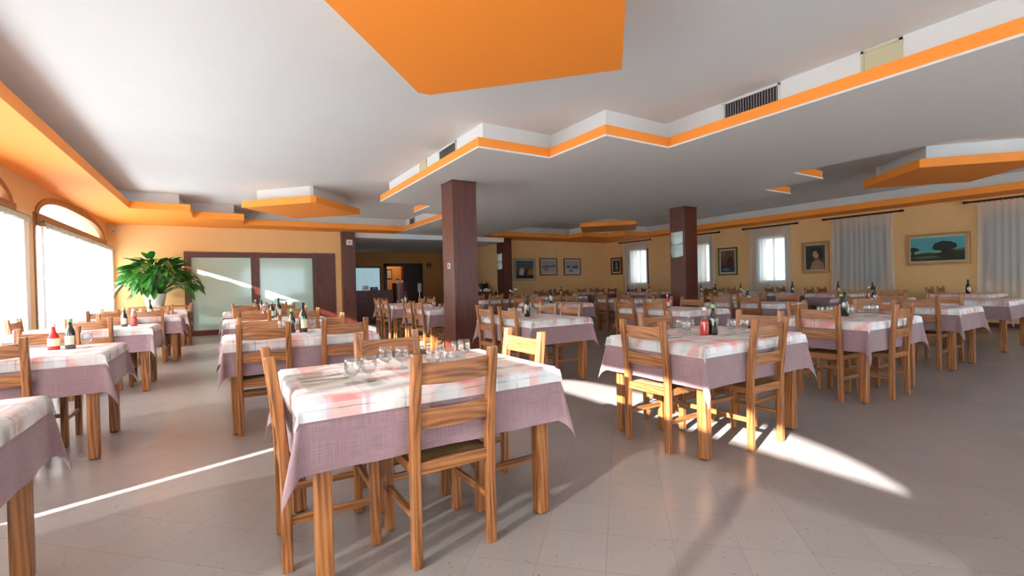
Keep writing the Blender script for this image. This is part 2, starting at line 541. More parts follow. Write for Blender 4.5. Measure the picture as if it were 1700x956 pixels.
VAL_LABEL = ['behind the camera', 'beside the foreground tables', 'at the far left edge of view', 'nearest the plant corner']
for k, (a, b) in enumerate(wins):
    w = empty('window_%d' % (k + 1), (0, 0, 0)); w['kind'] = 'structure'
    bm = bmesh.new()
    xf0, xf1 = XL - .06, XL + .018
    arch_strip(bm, a, b, z_out, lambda t: z_in(t), xf0, xf1, .20)
    box(bm, xf0, xf1, a, a + .055, SILL, 2.395); box(bm, xf0, xf1, b - .055, b, SILL, 2.395)
    finish('window_frame', bm, WINWOOD, w)
    bm = bmesh.new(); box(bm, xf0 - .01, xf1 + .02, a + .05, b - .05, 2.20, 2.395, .008)
    box(bm, xf0, xf1, a + .1, b - .1, SILL, SILL + .1)
    finish('window_rail', bm, WINWOOD, w)
    nm = 3
    for j in range(1, nm + 1):
        y = a + (b - a) * j / (nm + 1)
        bm = bmesh.new(); box(bm, xf0, xf1, y - .03, y + .03, SILL, 2.3)
        finish('mullion', bm, WINWOOD, w)
    bm = bmesh.new(); box(bm, xf0 + .03, xf0 + .035, a + .05, b - .05, SILL + .05, 2.3)
    finish('pane', bm, PANE, w)
    bm = bmesh.new(); arch_strip(bm, a + .19, b - .19, z_in, lambda t: 2.36, xf0 + .03, xf0 + .034)
    finish('transom_pane', bm, PANE, w)
    bm = bmesh.new(); box(bm, XL - .30, XL + .04, a - .02, b + .02, SILL - .03, SILL)
    finish('window_sill', bm, WHITEP, w)
    portal('daylight_portal', (XL - .2, (a + b) / 2, 1.65), (0, -PI / 2, 0), 2.3, b - a)
    # curtain rod with finials, sheer curtain in two drops, lace valance
    mid = (a + b) / 2 + .25
    for c, (ya, yb) in enumerate(((a - .03, mid + .03), (mid - .03, b - .085 if k == 1 else b + .08))):
        if k == 0 and c == 0: ya = a
        bm = bmesh.new()
        n = int((yb - ya) / .022); nz = 8
        grid = []
        rnd = random.Random(k * 10 + c)
        ph = [rnd.uniform(0, 6) for _ in range(3)]
        for i in range(n + 1):
            y = ya + (yb - ya) * i / n
            col = []
            for j in range(nz + 1):
                z = 2.19 - (2.19 - .1) * j / nz
                x = XL + .10 + .022 * math.sin(y * 46 + ph[0] + .5 * math.sin(y * 7 + ph[1])) + .008 * math.sin(y * 13 + ph[2] + z)
                col.append(bm.verts.new((x, y, z)))
            grid.append(col)
        for p, q in zip(grid, grid[1:]):
            for j in range(nz):
                bm.faces.new((p[j], p[j + 1], q[j + 1], q[j]))
        o = finish('sheer_curtain', bm, SHEER, smooth=True)
        tag(o, '%s white sheer curtain of the arched window %s' % ('nearer' if c == 0 else 'farther', VAL_LABEL[k]), 'curtain', 'sheer curtains of the arched windows')
        bm = bmesh.new(); n = 160; rows = []
        for i in range(n + 1):
            y = ya + (yb - ya) * i / n
            x = XL + .15 + .012 * math.sin(y * 60)
            zb = 2.145 + .022 * abs(math.sin(y * 22))
            rows.append([bm.verts.new((x, y, 2.235)), bm.verts.new((x + .004, y, zb))])
        for i in range(n):
            if i % 4 == 3:
                p, q = rows[i], rows[i + 1]
                zc = (p[0].co + p[1].co) / 2
            bm.faces.new((rows[i][0], rows[i][1], rows[i + 1][1], rows[i + 1][0]))
        o = finish('lace_valance', bm, LACE)
        tag(o, '%s lace valance over the arched window %s' % ('nearer' if c == 0 else 'farther', VAL_LABEL[k]), 'valance', 'lace valances of the arched windows')
    bm = bmesh.new(); tube(bm, [(XL + .125, a - .05, 2.25), (XL + .125, b + .1, 2.25)], .011)
    tube(bm, [(XL, a + .1, 2.25), (XL + .125, a + .1, 2.25)], .008); tube(bm, [(XL, b - .1, 2.25), (XL + .125, b - .1, 2.25)], .008)
    tube(bm, [(XL, mid, 2.25), (XL + .125, mid, 2.25)], .01)
    o = finish('curtain_rod', bm, DARKWOOD); tag(o, 'thin dark curtain rod of the arched window %s' % VAL_LABEL[k], 'curtain rod')

# back wall with the glass doors
bm = bmesh.new(); box(bm, XL - .3, -.84, YB, YB + .25, 0, ZC); box(bm, 2.85, 3.03, YB, YB + .25, 0, ZC); box(bm, -.84, 2.85, YB, YB + .25, 2.19, ZC)
struct('wall_back', bm, WALL)
d = empty('door_1', (0, 0, 0)); d['kind'] = 'structure'
Y0, Y1 = YB - .045, YB + .1
bm = bmesh.new()
box(bm, -.84, -.69, Y0, Y1, 0, 2.19, .006); box(bm, .65, .86, Y0, Y1, 0, 2.19, .006); box(bm, 2.21, 2.34, Y0, Y1, 0, 2.19, .006)
finish('door_frame', bm, MAHOG, d)
bm = bmesh.new(); box(bm, -.69, 2.21, Y0 + .005, Y1, 2.04, 2.185); box(bm, -.69, 2.21, Y0 + .005, Y1, 0, .14)
finish('door_rail', bm, MAHOG_X, d)
for xa, xb in ((-.69, .65), (.86, 2.21)):
    bm = bmesh.new(); box(bm, xa, xb, YB + .0, YB + .02, .14, 2.04)
    finish('frosted_pane', bm, FROST, d)
bm = bmesh.new(); box(bm, 2.34, 2.85, Y0 + .02, Y1, 0, 2.19)
finish('wood_panel', bm, MAHOG, d)
bm = bmesh.new(); lathe(bm, [(0, .02), (.014, .015), (.014, 0), (0, 0)], 12)
o = finish('door_knob', bm, STEEL, d); o.location = (2.42, Y0 + .02, 1.0); o.rotation_euler = (PI / 2, 0, 0)

bm = bmesh.new(); box(bm, XL, -.84, YB - .015, YB, 0, .09); struct('baseboard_back', bm, SKIRT)
bm = bmesh.new(); box(bm, 9.04, XR + .3, YP, YP + .25, 0, ZC); struct('wall_painting_side', bm, WALL)
bm = bmesh.new(); box(bm, 8.9, 9.08, 14.95, 21, 0, ZC); struct('wall_bar_side', bm, WALL)
RGA, RGB = 1.0, 12.6
bm = bmesh.new(); box(bm, XL - .3, RGA, YR - .3, YR, 0, ZC); box(bm, RGB, XR + .3, YR - .3, YR, 0, ZC)
box(bm, RGA, RGB, YR - .3, YR, 0, .1); box(bm, RGA, RGB, YR - .3, YR, 2.6, ZC)
struct('wall_rear', bm, WALL)
w = empty('window_11', (0, 0, 0)); w['kind'] = 'structure'  # unseen glazing added behind the camera to brighten the ceiling
bm = bmesh.new(); n = 8
for i in range(n + 1):
    x = RGA + (RGB - RGA) * i / n
    box(bm, x - .05, x + .05, YR - .15, YR - .07, .1, 2.6)
box(bm, RGA, RGB, YR - .15, YR - .07, .1, .2); box(bm, RGA, RGB, YR - .15, YR - .07, 2.52, 2.6)
finish('window_frame', bm, WINWOOD, w)
bm = bmesh.new(); box(bm, RGA, RGB, YR - .115, YR - .11, .1, 2.6); finish('pane', bm, PANE, w)
portal('daylight_portal', ((RGA + RGB) / 2, YR - .2, 1.35), (PI / 2, 0, PI), RGB - RGA, 2.5)

# right wall with window openings
RW = [(7.43, 8.15), (9.95, 10.35), (12.75, 13.5)]
bm = bmesh.new(); prev = YR - .3
for a, b in RW:
    box(bm, XR, XR + .3, prev, a, 0, ZC); box(bm, XR, XR + .3, a, b, 0, 1.1); box(bm, XR, XR + .3, a, b, 2.37, ZC); prev = b
box(bm, XR, XR + .3, prev, YP + .25, 0, ZC)
struct('wall_right', bm, WALL)
bm = bmesh.new(); box(bm, XR - .015, XR, YR, YP, 0, .09); struct('baseboard_right', bm, SKIRT)
for k, (a, b) in enumerate(RW):
    w = empty('window_%d' % (k + 5), (0, 0, 0)); w['kind'] = 'structure'
    bm = bmesh.new()
    box(bm, XR - .03, XR + .08, a - .09, a, 1.02, 2.45); box(bm, XR - .03, XR + .08, b, b + .09, 1.02, 2.45)
    box(bm, XR - .03, XR + .08, a, b, 2.37, 2.45); box(bm, XR - .03, XR + .08, a, b, 1.02, 1.1)
    box(bm, XR + .03, XR + .07, (a + b) / 2 - .02, (a + b) / 2 + .02, 1.1, 2.37)
    finish('window_frame', bm, DARKWOOD, w)
    bm = bmesh.new(); box(bm, XR + .045, XR + .05, a, b, 1.1, 2.37); finish('pane', bm, PANE, w)
    portal('daylight_portal', (XR + .2, (a + b) / 2, 1.73), (0, PI / 2, 0), 1.3, b - a)
for k, (a, b) in enumerate([(5.0, 5.9), (2.3, 3.05)]):
    w = empty('window_%d' % (k + 8), (0, 0, 0)); w['kind'] = 'structure'
    bm = bmesh.new()
    box(bm, XR - .03, XR + .01, a - .09, a, 1.02, 2.45); box(bm, XR - .03, XR + .01, b, b + .09, 1.02, 2.45)
    box(bm, XR - .03, XR + .01, a, b, 2.37, 2.45); box(bm, XR - .03, XR + .01, a, b, 1.02, 1.1)
    finish('window_frame', bm, DARKWOOD, w)
    bm = bmesh.new()
    for j in range(25):
        box(bm, XR - .012, XR - .004, a, b, 1.1 + j * .0508, 1.1 + j * .0508 + .046)
    finish('shutter', bm, SHUTTER, w)
CR = [(2.2, 3.25, 2.72, .62, 'right of the landscape painting'), (4.77, 6.13, 2.71, .80, 'between the portrait and the landscape painting'),
      (7.22, 8.47, 2.70, .62, 'between the green-framed picture and the portrait'), (9.7, 10.45, 2.70, .62, 'half hidden right of the far pillar'),
      (12.65, 13.93, 2.72, .62, 'beside the small picture in the far corner')]
for k, (a, b, zt, zb, lab) in enumerate(CR):
    bm = bmesh.new(); n = int((b - a) / .016); nz = 10; grid = []
    for i in range(n + 1):
        y = a + (b - a) * i / n; col = []
        for j in range(nz + 1):
            f = j / nz
            z = zt - (zt - zb) * f
            yy = y + (y - (a + b) / 2) * (.05 * f - .02 * math.sin(PI * f))
            x = XR - .10 + (.004 + .006 * f) * math.sin(y * 48 + 1.3 * math.sin(y * 9 + k))
            col.append(bm.verts.new((x, yy, z)))
        grid.append(col)
    for p, q in zip(grid, grid[1:]):
        for j in range(nz):
            bm.faces.new((p[j], p[j + 1], q[j + 1], q[j]))
    o = finish('sheer_curtain', bm, SHEER_R, smooth=True)
    tag(o, 'white sheer curtain %s' % lab, 'curtain', 'sheer curtains of the right wall')
    r0, r1 = a - .12, b + .14
    t = empty('curtain_rod', (XR - .10, 0, zt + .035))
    tag(t, 'dark wooden rod of the curtain %s' % lab, 'curtain rod', 'wooden rods of the right wall')
    bm = bmesh.new(); tube(bm, [(0, r0, 0), (0, r1, 0)], .022, 10); finish('pole', bm, DARKWOOD, t)
    for yy, s in ((r0, -1), (r1, 1)):
        bm = bmesh.new(); tube(bm, [(0, yy, 0), (0, yy + s * .02, 0), (0, yy + s * .04, 0), (0, yy + s * .08, 0), (0, yy + s * .11, 0)], [.022, .034, .026, .036, .008], 10)
        finish('finial', bm, DARKWOOD, t)
    for yy in (r0 + .1, r1 - .1):
        bm = bmesh.new(); box(bm, -.012, .10, yy - .012, yy + .012, -.012, .012); finish('bracket', bm, DARKWOOD, t)
    n = int((b - a) / .075)
    for i in range(n):
        yy = a + .03 + (b - a - .06) * i / max(1, n - 1)
        bm = bmesh.new(); bmesh.ops.create_cone(bm, cap_ends=False, segments=12, radius1=.032, radius2=.032, depth=.009)
        o = finish('curtain_ring', bm, DARKWOOD, t); o.rotation_euler = (PI / 2, 0, 0); o.location = (0, yy, -.012)

# ------------------------------------------------------------------ ceiling shapes
def layered(name, poly, setback=.14, lip=True, zlo=ZS, ztop=2.965):
    """dropped slab: white lip, orange edge band, set-back white riser up to the ceiling"""
    bm = bmesh.new()
    if lip:
        prism(bm, inset(poly, -.008), zlo, zlo + .02, 1)
        prism(bm, poly, zlo + .02, ztop, 0)
    else:
        prism(bm, poly, zlo, ztop, 0)
    prism(bm, inset(poly, setback), ztop, ZC, 2)
    return struct(name, bm, [ORANGE, LIPW, WHITE])

bulk = [(4.76, YR), (7.66, YR), (7.66, 3.88), (8.65, 3.88), (8.65, 4.89), (9.6, 4.89), (9.6, 9.05), (8.6, 9.05), (8.6, 10.2), (7.63, 10.2), (7.63, 14.47),
        (4.67, 14.47), (4.67, 10.07), (3.70, 10.07), (3.70, 9.06), (2.65, 9.06), (2.65, 4.95), (3.71, 4.95), (3.71, 3.885), (4.76, 3.885)]
layered('ceiling_bulkhead', bulk)
bm = bmesh.new(); box(bm, 4.4, 4.83, 13.86, 14.5, 2.975, ZC); struct('ceiling_riser', bm, WHITE)
sofL = [(XL, YR), (-1.53, YR), (-1.53, 11.7), (-.54, 11.7), (-.54, 12.68), (.46, 12.68), (.46, 13.63), (4.66, 13.63), (4.66, YB), (XL, YB)]
sofR = [(XR, YR), (XR, YP), (7.67, YP), (7.67, 13.8), (11.15, 13.8), (11.15, 12.95), (12.37, 12.95), (12.37, 12.05), (13.45, 12.05), (13.45, YR)]
def soffit(name, poly, sb):
    bm = bmesh.new()
    prism(bm, poly, ZS, 2.975, 0)
    prism(bm, inset(poly, sb), 2.975, ZC, 2)
    return struct(name, bm, [ORANGE, LIPW, WHITE])
soffit('ceiling_soffit_left', sofL, .2)
soffit('ceiling_soffit_right', sofR, .2)
def diamond(cx, cy, s=1.165):
    return [(cx - s, cy), (cx - .05, cy - s), (cx + .05, cy - s), (cx + s, cy), (cx + .05, cy + s), (cx - .05, cy + s)]
for cx, cy in ((1.5, 2.6), (1.52, 10.8), (10.35, 10.8), (10.33, 2.75)):
    layered('ceiling_panel', diamond(cx, cy), .2, lip=False)
# beam and pillars
bm = bmesh.new(); box(bm, 3.39, 8.7, 14.47, 14.95, 2.68, ZS); struct('ceiling_beam', bm, WHITE)
bm = bmesh.new(); box(bm, 3.03, 8.9, 14.95, 21.1, 2.7, ZC); struct('ceiling_bar_room', bm, WHITE)
for k, (x0, x1, y0, y1, zt) in enumerate([(3.075, 3.49, 6.64, 7.07, ZS), (8.85, 9.27, 6.8, 7.22, ZS), (3.02, 3.39, 14.3, 14.72, ZS), (8.68, 9.04, 14.5, 14.97, ZS)]):
    bm = bmesh.new(); box(bm, x0, x1, y0, y1, 0, zt - .02, .004)
    box(bm, x0 - .008, x1 + .008, y0 - .008, y1 + .008, zt - .02, zt, mi=1)
    struct('pillar', bm, [MAHOG, DARKWOOD])

# bar room
bm = bmesh.new(); box(bm, 3.03, 6.17, 20.9, 21.1, 0, 2.7); box(bm, 8.0, 9.0, 20.9, 21.1, 0, 2.7); box(bm, 6.17, 8.0, 20.9, 21.1, 2.2, 2.7)
struct('wall_bar_back', bm, BARWALL)
bm = bmesh.new(); box(bm, 3.03, 3.2, 14.72, 21, 0, 2.7); struct('wall_bar_left', bm, BARWALL)
d = empty('door_2', (0, 0, 0)); d['kind'] = 'structure'
bm = bmesh.new(); box(bm, 6.17, 6.3, 20.8, 21.1, 0, 2.2); box(bm, 7.05, 7.2, 20.8, 21.1, 0, 2.2); box(bm, 7.85, 8.0, 20.8, 21.1, 0, 2.2); box(bm, 6.17, 8, 20.8, 21.1, 2.07, 2.2)
finish('door_frame', bm, DARKWOOD, d)
bm = bmesh.new(); box(bm, 7.2, 7.85, 20.9, 20.95, 0, 2.07)
for z0, z1 in ((.2, .95), (1.1, 1.9)): box(bm, 7.3, 7.75, 20.885, 20.9, z0, z1, .004)
finish('door_leaf', bm, DARKWOOD, d)
bm = bmesh.new(); box(bm, 5.9, 7.6, 22.6, 22.7, 0, 2.7); box(bm, 5.9, 6.0, 21.1, 22.6, 0, 2.7); box(bm, 7.5, 7.6, 21.1, 22.6, 0, 2.7); box(bm, 5.9, 7.6, 21.1, 22.7, 2.7, 2.75)
struct('wall_hall', bm, WALL)
hl = bpy.data.lights.new('hall_ceiling_lamp', 'POINT'); hl.energy = 14; hl.color = (1, .75, .45); hl.shadow_soft_size = .1
ho = bpy.data.objects.new('hall_ceiling_lamp', hl); COL.objects.link(ho); ho.location = (6.75, 21.8, 2.5)

# ------------------------------------------------------------------ wall fittings
def vent(y0, y1, X, slats, lab):
    t = empty('air_vent' if slats else 'air_grille', (X, 0, 0))
    tag(t, lab, 'vent')
    bm = bmesh.new(); z0, z1 = 2.985, 3.19
    box(bm, -.012, .0, y0, y1, z0, z0 + .022); box(bm, -.012, .0, y0, y1, z1 - .022, z1)
    box(bm, -.012, .0, y0, y0 + .022, z0, z1); box(bm, -.012, .0, y1 - .022, y1, z0, z1)
    finish('frame', bm, WHITEP if slats else TAN, t)
    bm = bmesh.new(); box(bm, -.003, .0, y0 + .01, y1 - .01, z0 + .01, z1 - .01)
    finish('backing', bm, BLACKP if slats else TAN, t)
    if slats:
        n = int((y1 - y0) / .032)
        for i in range(n):
            y = y0 + .035 + (y1 - y0 - .07) * i / (n - 1)
            bm = bmesh.new(); box(bm, -.010, -.002, y - .004, y + .004, z0 + .02, z1 - .02); finish('slat', bm, STEEL, t)
vent(2.58, 3.22, 4.90, True, 'long black slatted air vent on the ceiling bulkhead, at upper right')
vent(1.57, 1.87, 4.90, False, 'tan square air grille on the bulkhead beside the long black vent')
vent(5.85, 6.45, 2.79, True, 'black slatted air vent on the bulkhead above the near pillar')
vent(6.95, 7.25, 2.79, False, 'small tan air grille on the bulkhead left of the near pillar')
vent(13.0, 13.45, 4.80, True, 'distant black air vent near the bar opening')

def sconce(x, yc, lab):
    t = empty('wall_sconce', (x, yc, 0)); tag(t, lab, 'wall lamp', 'scalloped sconces on the pillars')
    for zc in (2.13, 1.84):
        bm = bmesh.new(); n = 12; rows = []
        for i in range(n + 1):
            a = -1 + 2 * i / n
            xx = -.015 - .075 * (1 - a * a)
            yy = a * .16
            zt = zc + .13 + .02 * a * a; zb = zc - .15 + .035 * a * a
            rows.append([bm.verts.new((xx, yy, zt)), bm.verts.new((xx - .012, yy, zc)), bm.verts.new((xx, yy, zb)), bm.verts.new((0, yy, zb)), bm.verts.new((0, yy, zt))])
        for p, q in zip(rows, rows[1:]):
            for k in range(5):
                bm.faces.new((p[k], p[(k + 1) % 5], q[(k + 1) % 5], q[k]))
        bm.faces.new(rows[0]); bm.faces.new(rows[-1])
        finish('glass_shade', bm, SCONCE, t, smooth=False)
    bm = bmesh.new(); box(bm, -.02, 0, -.13, .13, 1.76, 2.2); finish('back_plate', bm, STEEL, t)
sconce(8.85, 7.02, 'two-tier white glass sconce on the far dark pillar')
sconce(8.68, 14.75, 'two-tier white glass sconce on the pillar beside the paintings')

t = empty('thermostat', (3.22, 14.3, 2.51)); tag(t, 'square white sensor box high on the pillar by the glass doors', 'sensor')
bm = bmesh.new(); box(bm, -.085, .085, -.03, 0, -.08, .08, .006); finish('housing', bm, WHITEP, t)
bm = bmesh.new(); box(bm, -.03, .03, -.034, -.03, -.04, .03); finish('lens', bm, SHUTTER, t)
t = empty('light_switch', (3.075, 6.83, 1.49)); tag(t, 'small white switch plate on the near pillar', 'switch')
bm = bmesh.new(); box(bm, -.010, 0, -.045, .045, -.045, .045, .003); finish('plate', bm, WHITEP, t)
bm = bmesh.new(); box(bm, -.014, -.010, -.015, .015, -.028, .028); finish('rocker', bm, BLACKP, t)
t = empty('motion_sensor', (XL + .12, YB, 2.68)); tag(t, 'tiny white motion sensor in the corner above the plant', 'sensor')
bm = bmesh.new(); box(bm, -.035, .035, -.05, 0, -.06, .05, .01); finish('housing', bm, WHITEP, t)
bm = bmesh.new(); box(bm, -.02, .02, -.056, -.05, -.04, .0); finish('lens', bm, SHUTTER, t)

# ------------------------------------------------------------------ pictures
MATC = {}
def cm(rgb):
    if rgb not in MATC:
        MATC[rgb] = plain('paint_%d' % len(MATC), lin(*rgb), .7, noise=.08, nscale=30)
    return MATC[rgb]
GOLD = plain('gilt_frame', lin(150, 110, 60), .4, metal=.4, noise=.15, nscale=20)
BROWNF = plain('brown_frame', lin(96, 52, 30), .4, noise=.15, nscale=20)
GREENF = plain('green_frame', lin(72, 80, 42), .5)
SILVF = plain('silver_frame', lin(170, 160, 140), .35, metal=.4)
CREAMM = plain('cream_mount', lin(205, 196, 176), .8)
def blob(cx, cy, rx, ry, n=18, j=.12, seed=1):
    r = random.Random(seed)
    return [(cx + rx * math.cos(2 * PI * i / n) * (1 + r.uniform(-j, j)), cy + ry * math.sin(2 * PI * i / n) * (1 + r.uniform(-j, j))) for i in range(n)]
def picture(side, a, b, z0, z1, fm, fw, mount, bgc, shapes, lab):
    """side R: on the right wall (u runs towards lower Y as seen), side P: on the painting wall"""
    W, H = b - a, z1 - z0
    if side == 'R':
        t = empty('framed_picture', (XR, b, z0), -PI / 2)
    else:
        t = empty('framed_picture', (a, YP, z0), 0)
    tag(t, lab, 'picture')
    bm = bmesh.new()
    box(bm, 0, W, -.045, 0, 0, fw, .006); box(bm, 0, W, -.045, 0, H - fw, H, .006)
    box(bm, 0, fw, -.045, 0, fw, H - fw, .006); box(bm, W - fw, W, -.045, 0, fw, H - fw, .006)
    finish('frame', bm, fm, t)
    i0 = fw
    if mount:
        bm = bmesh.new(); box(bm, fw, W - fw, -.022, 0, fw, H - fw); finish('mount', bm, CREAMM, t)
        i0 = fw + mount
    bm = bmesh.new(); mats = [cm(bgc)]
    box(bm, i0, W - i0, -.026, 0, i0, H - i0)
    iw, ih = W - 2 * i0, H - 2 * i0
    y = -.027
    for rgb, poly in shapes:
        m = cm(rgb)
        if m not in mats: mats.append(m)
        pts = [(i0 + min(1, max(0, u)) * iw, i0 + min(1, max(0, v)) * ih) for u, v in poly]
        f = bm.faces.new([bm.verts.new((u, y, v)) for u, v in pts]); f.material_index = mats.index(m)
        y -= .0006
    finish('canvas', bm, mats, t)
picture('R', 3.39, 4.54, 1.40, 2.133, GOLD, .06, .03, (76, 150, 158),
        [((120, 165, 160), [(0, .25), (1, .3), (1, .5), (.5, .42), (0, .45)]), ((70, 92, 84), [(0, .25), (.2, .36), (.35, .38), (.6, .3), (1, .35), (1, .2), (0, .2)]),
         ((38, 44, 26), [(0, 0), (1, 0), (1, .42), (.75, .46), (.6, .36), (.45, .3), (0, .3)]), ((96, 90, 50), [(.8, .45), (1, .5), (1, .42), (.85, .4)]),
         ((90, 96, 66), [(.0, .18), (.45, .22), (.6, .14), (.2, .1), (.1, .14)]),
         ((22, 30, 22), blob(.64, .62, .2, .2, 20, .15, 3)), ((22, 30, 22), blob(.52, .55, .1, .12, 16, .15, 4)), ((22, 30, 22), blob(.78, .6, .08, .14, 16, .15, 5)),
         ((24, 26, 18), [(.6, .5), (.66, .5), (.68, .3), (.58, .3)]), ((26, 34, 24), blob(.06, .5, .1, .1, 14, .15, 6)), ((24, 26, 18), [(.03, .48), (.07, .48), (.08, .2), (.0, .2)])],
        'wide landscape painting with a big dark tree in a gilt frame')
picture('R', 6.24, 6.95, 1.27, 2.165, GOLD, .075, .03, (62, 70, 58),
        [((44, 48, 40), blob(.2, .5, .25, .5, 16, .1, 1)), ((150, 110, 84), [(.22, 0), (.95, 0), (.92, .25), (.7, .4), (.5, .38), (.35, .3)]),
         ((190, 150, 122), blob(.55, .62, .16, .17, 16, .04, 2)), ((40, 26, 18), blob(.6, .78, .3, .15, 18, .1, 3)), ((40, 26, 18), blob(.8, .6, .12, .2, 14, .1, 4)),
         ((190, 150, 122), blob(.5, .63, .13, .14, 16, .04, 5)), ((128, 96, 74), [(.5, .5), (.66, .5), (.7, .36), (.52, .36)]),
         ((70, 40, 32), blob(.46, .66, .025, .02, 8, 0, 6)), ((70, 40, 32), blob(.58, .66, .025, .02, 8, 0, 7)), ((140, 60, 50), blob(.51, .555, .04, .015, 8, 0, 8))],
        'dark portrait painting of a dark-haired sitter in a gilt frame')
picture('R', 8.93, 9.62, 1.285, 2.20, GREENF, .05, .05, (104, 62, 40),
        [((40, 46, 66), [(0, 0), (1, 0), (1, .25), (.6, .35), (.3, .3), (0, .4)]), ((50, 30, 22), blob(.72, .4, .25, .28, 16, .1, 1)), ((90, 96, 80), [(.04, .7), (.3, .7), (.3, .95), (.04, .95)]),
         ((28, 22, 22), blob(.7, .62, .12, .1, 14, .1, 2)), ((92, 120, 140), blob(.4, .12, .3, .05, 14, .2, 3))],
        'green-framed dark picture between the far pillar and a curtain')
picture('R', 14.07, 14.72, 1.44, 2.167, BROWNF, .07, .05, (40, 44, 34),
        [((150, 120, 70), blob(.55, .3, .2, .2, 14, .15, 1)), ((120, 140, 120), blob(.5, .65, .12, .25, 14, .2, 2))],
        'small upright picture in a brown frame in the far corner')
picture('P', 9.455, 10.455, 1.262, 2.13, SILVF, .06, .03, (70, 84, 92),
        [((120, 84, 56), [(0, .55), (.3, .7), (.7, .6), (1, .62), (1, .5), (.5, .4), (0, .45)]), ((30, 26, 26), [(.3, .1), (.9, .1), (.95, .5), (.6, .55), (.4, .4)]),
         ((190, 186, 176), [(.2, .15), (.42, .15), (.48, .5), (.3, .62), (.18, .4)]), ((170, 110, 50), [(.6, .2), (1, .2), (1, .55), (.7, .5)]), ((24, 22, 22), [(0, 0), (1, 0), (1, .15), (0, .2)])],
        'largest framed painting, silver frame, left of three on the back wall')
picture('P', 10.67, 11.53, 1.463, 2.152, BROWNF, .045, .05, (150, 150, 156),
        [((110, 84, 70), [(0, .5), (.4, .62), (.7, .55), (1, .7), (1, .5), (0, .42)]), ((170, 160, 156), [(0, 0), (1, 0), (1, .4), (0, .35)]), ((90, 70, 64), blob(.3, .3, .14, .06, 12, .2, 1))],
        'brown framed snowy harbour picture, middle of three on the back wall')
picture('P', 11.88, 12.77, 1.45, 2.15, BROWNF, .045, .05, (160, 150, 160),
        [((70, 80, 96), blob(.7, .45, .25, .16, 16, .2, 1)), ((90, 90, 104), blob(.2, .5, .15, .12, 14, .2, 2)), ((186, 180, 186), [(0, 0), (1, 0), (1, .3), (.5, .38), (0, .3)]), ((120, 110, 126), [(.3, .3), (.5, .3), (.56, .1), (.2, .1)])],
        'brown framed misty river picture, right of three on the back wall')

# ------------------------------------------------------------------ bar furniture
t = empty('bar_counter', (3.42, 15.5, 0)); tag(t, 'long dark red wooden bar counter behind the opening', 'bar counter')
bm = bmesh.new(); box(bm, 0, 1.48, 0, .6, 0, 1.0, .004); finish('body', bm, MAHOG_X, t)
bm = bmesh.new(); box(bm, -.02, 1.49, -.04, .64, 1.0, 1.05, .006); finish('countertop', bm, DARKWOOD, t)
t = empty('reception_column', (5.22, 15.75, 0)); tag(t, 'round dark wooden reception column at the end of the bar counter', 'counter')
bm = bmesh.new(); lathe(bm, [(0, 0), (.27, 0), (.27, 1.25), (0, 1.25)], 40); finish('body', bm, MAHOG, t, smooth=False)
bm = bmesh.new(); lathe(bm, [(0, 1.25), (.285, 1.25), (.285, 1.275), (0, 1.275)], 40); finish('top', bm, MAHOG, t)
def small_pot(loc, m, lab, nm='small_pot', cat='pot', r=.05, h=.1):
    t = empty(nm, loc); tag(t, lab, cat)
    bm = bmesh.new(); lathe(bm, [(0, 0), (r * .75, 0), (r, h), (r * .9, h), (r * .68, .01), (0, .01)], 16); finish('body', bm, m, t, smooth=False)
    return t
p_ = small_pot((5.1, 15.65, 1.275), CREAMP, 'cream pot on the round reception column')
bm = bmesh.new()
for i in range(14):
    a = i * 2.4; tube(bm, [(0, 0, .08), (.03 * math.cos(a), .03 * math.sin(a), .13), (.06 * math.cos(a), .06 * math.sin(a), .15)], .006, 5)
finish('sprigs', bm, LEAF, p_)
small_pot((5.27, 15.65, 1.275), PORCEL, 'white cup on the round reception column', 'cup', 'cup', .045, .09)
t = empty('picture_stand', (4.0, 15.62, 1.05)); tag(t, 'white upright card stand on the bar counter', 'card stand')
bm = bmesh.new(); box(bm, -.1, .1, -.01, .01, 0, .16, .003); finish('card', bm, WHITEP, t)
bm = bmesh.new(); box(bm, -.1, .1, -.04, .04, 0, .012); finish('base', bm, STEEL, t)
t = empty('card_reader', (4.28, 15.62, 1.05)); tag(t, 'low black card terminal on the bar counter', 'terminal')
bm = bmesh.new(); box(bm, -.12, .12, -.05, .05, 0, .11, .01); finish('body', bm, BLACKP, t)
bm = bmesh.new(); box(bm, -.08, .08, -.053, -.05, .04, .09); finish('screen', bm, SHUTTER, t)
# half curtain in the bar's back window
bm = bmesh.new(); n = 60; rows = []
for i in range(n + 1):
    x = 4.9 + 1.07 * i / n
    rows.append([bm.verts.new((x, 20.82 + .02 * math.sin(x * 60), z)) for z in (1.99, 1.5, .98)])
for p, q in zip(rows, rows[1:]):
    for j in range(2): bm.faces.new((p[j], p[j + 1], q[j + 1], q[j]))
o = finish('half_curtain', bm, emit_mat('voile_emitting_daylight', lin(176, 206, 214), .6), smooth=True)  # emission stands in for daylight; nothing shines through the wall behind
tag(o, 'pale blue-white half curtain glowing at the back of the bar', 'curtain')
w = empty('window_10', (0, 0, 0)); w['kind'] = 'structure'
bm = bmesh.new(); box(bm, 4.85, 4.93, 20.86, 20.9, .95, 2.05); box(bm, 5.95, 6.03, 20.86, 20.9, .95, 2.05); box(bm, 4.85, 6.03, 20.86, 20.9, 2.0, 2.06); finish('window_frame', bm, DARKWOOD, w)
t = empty('restroom_sign', (8.36, 20.9, 2.1)); tag(t, 'two small dark figures marking the restrooms on the bar wall', 'sign')
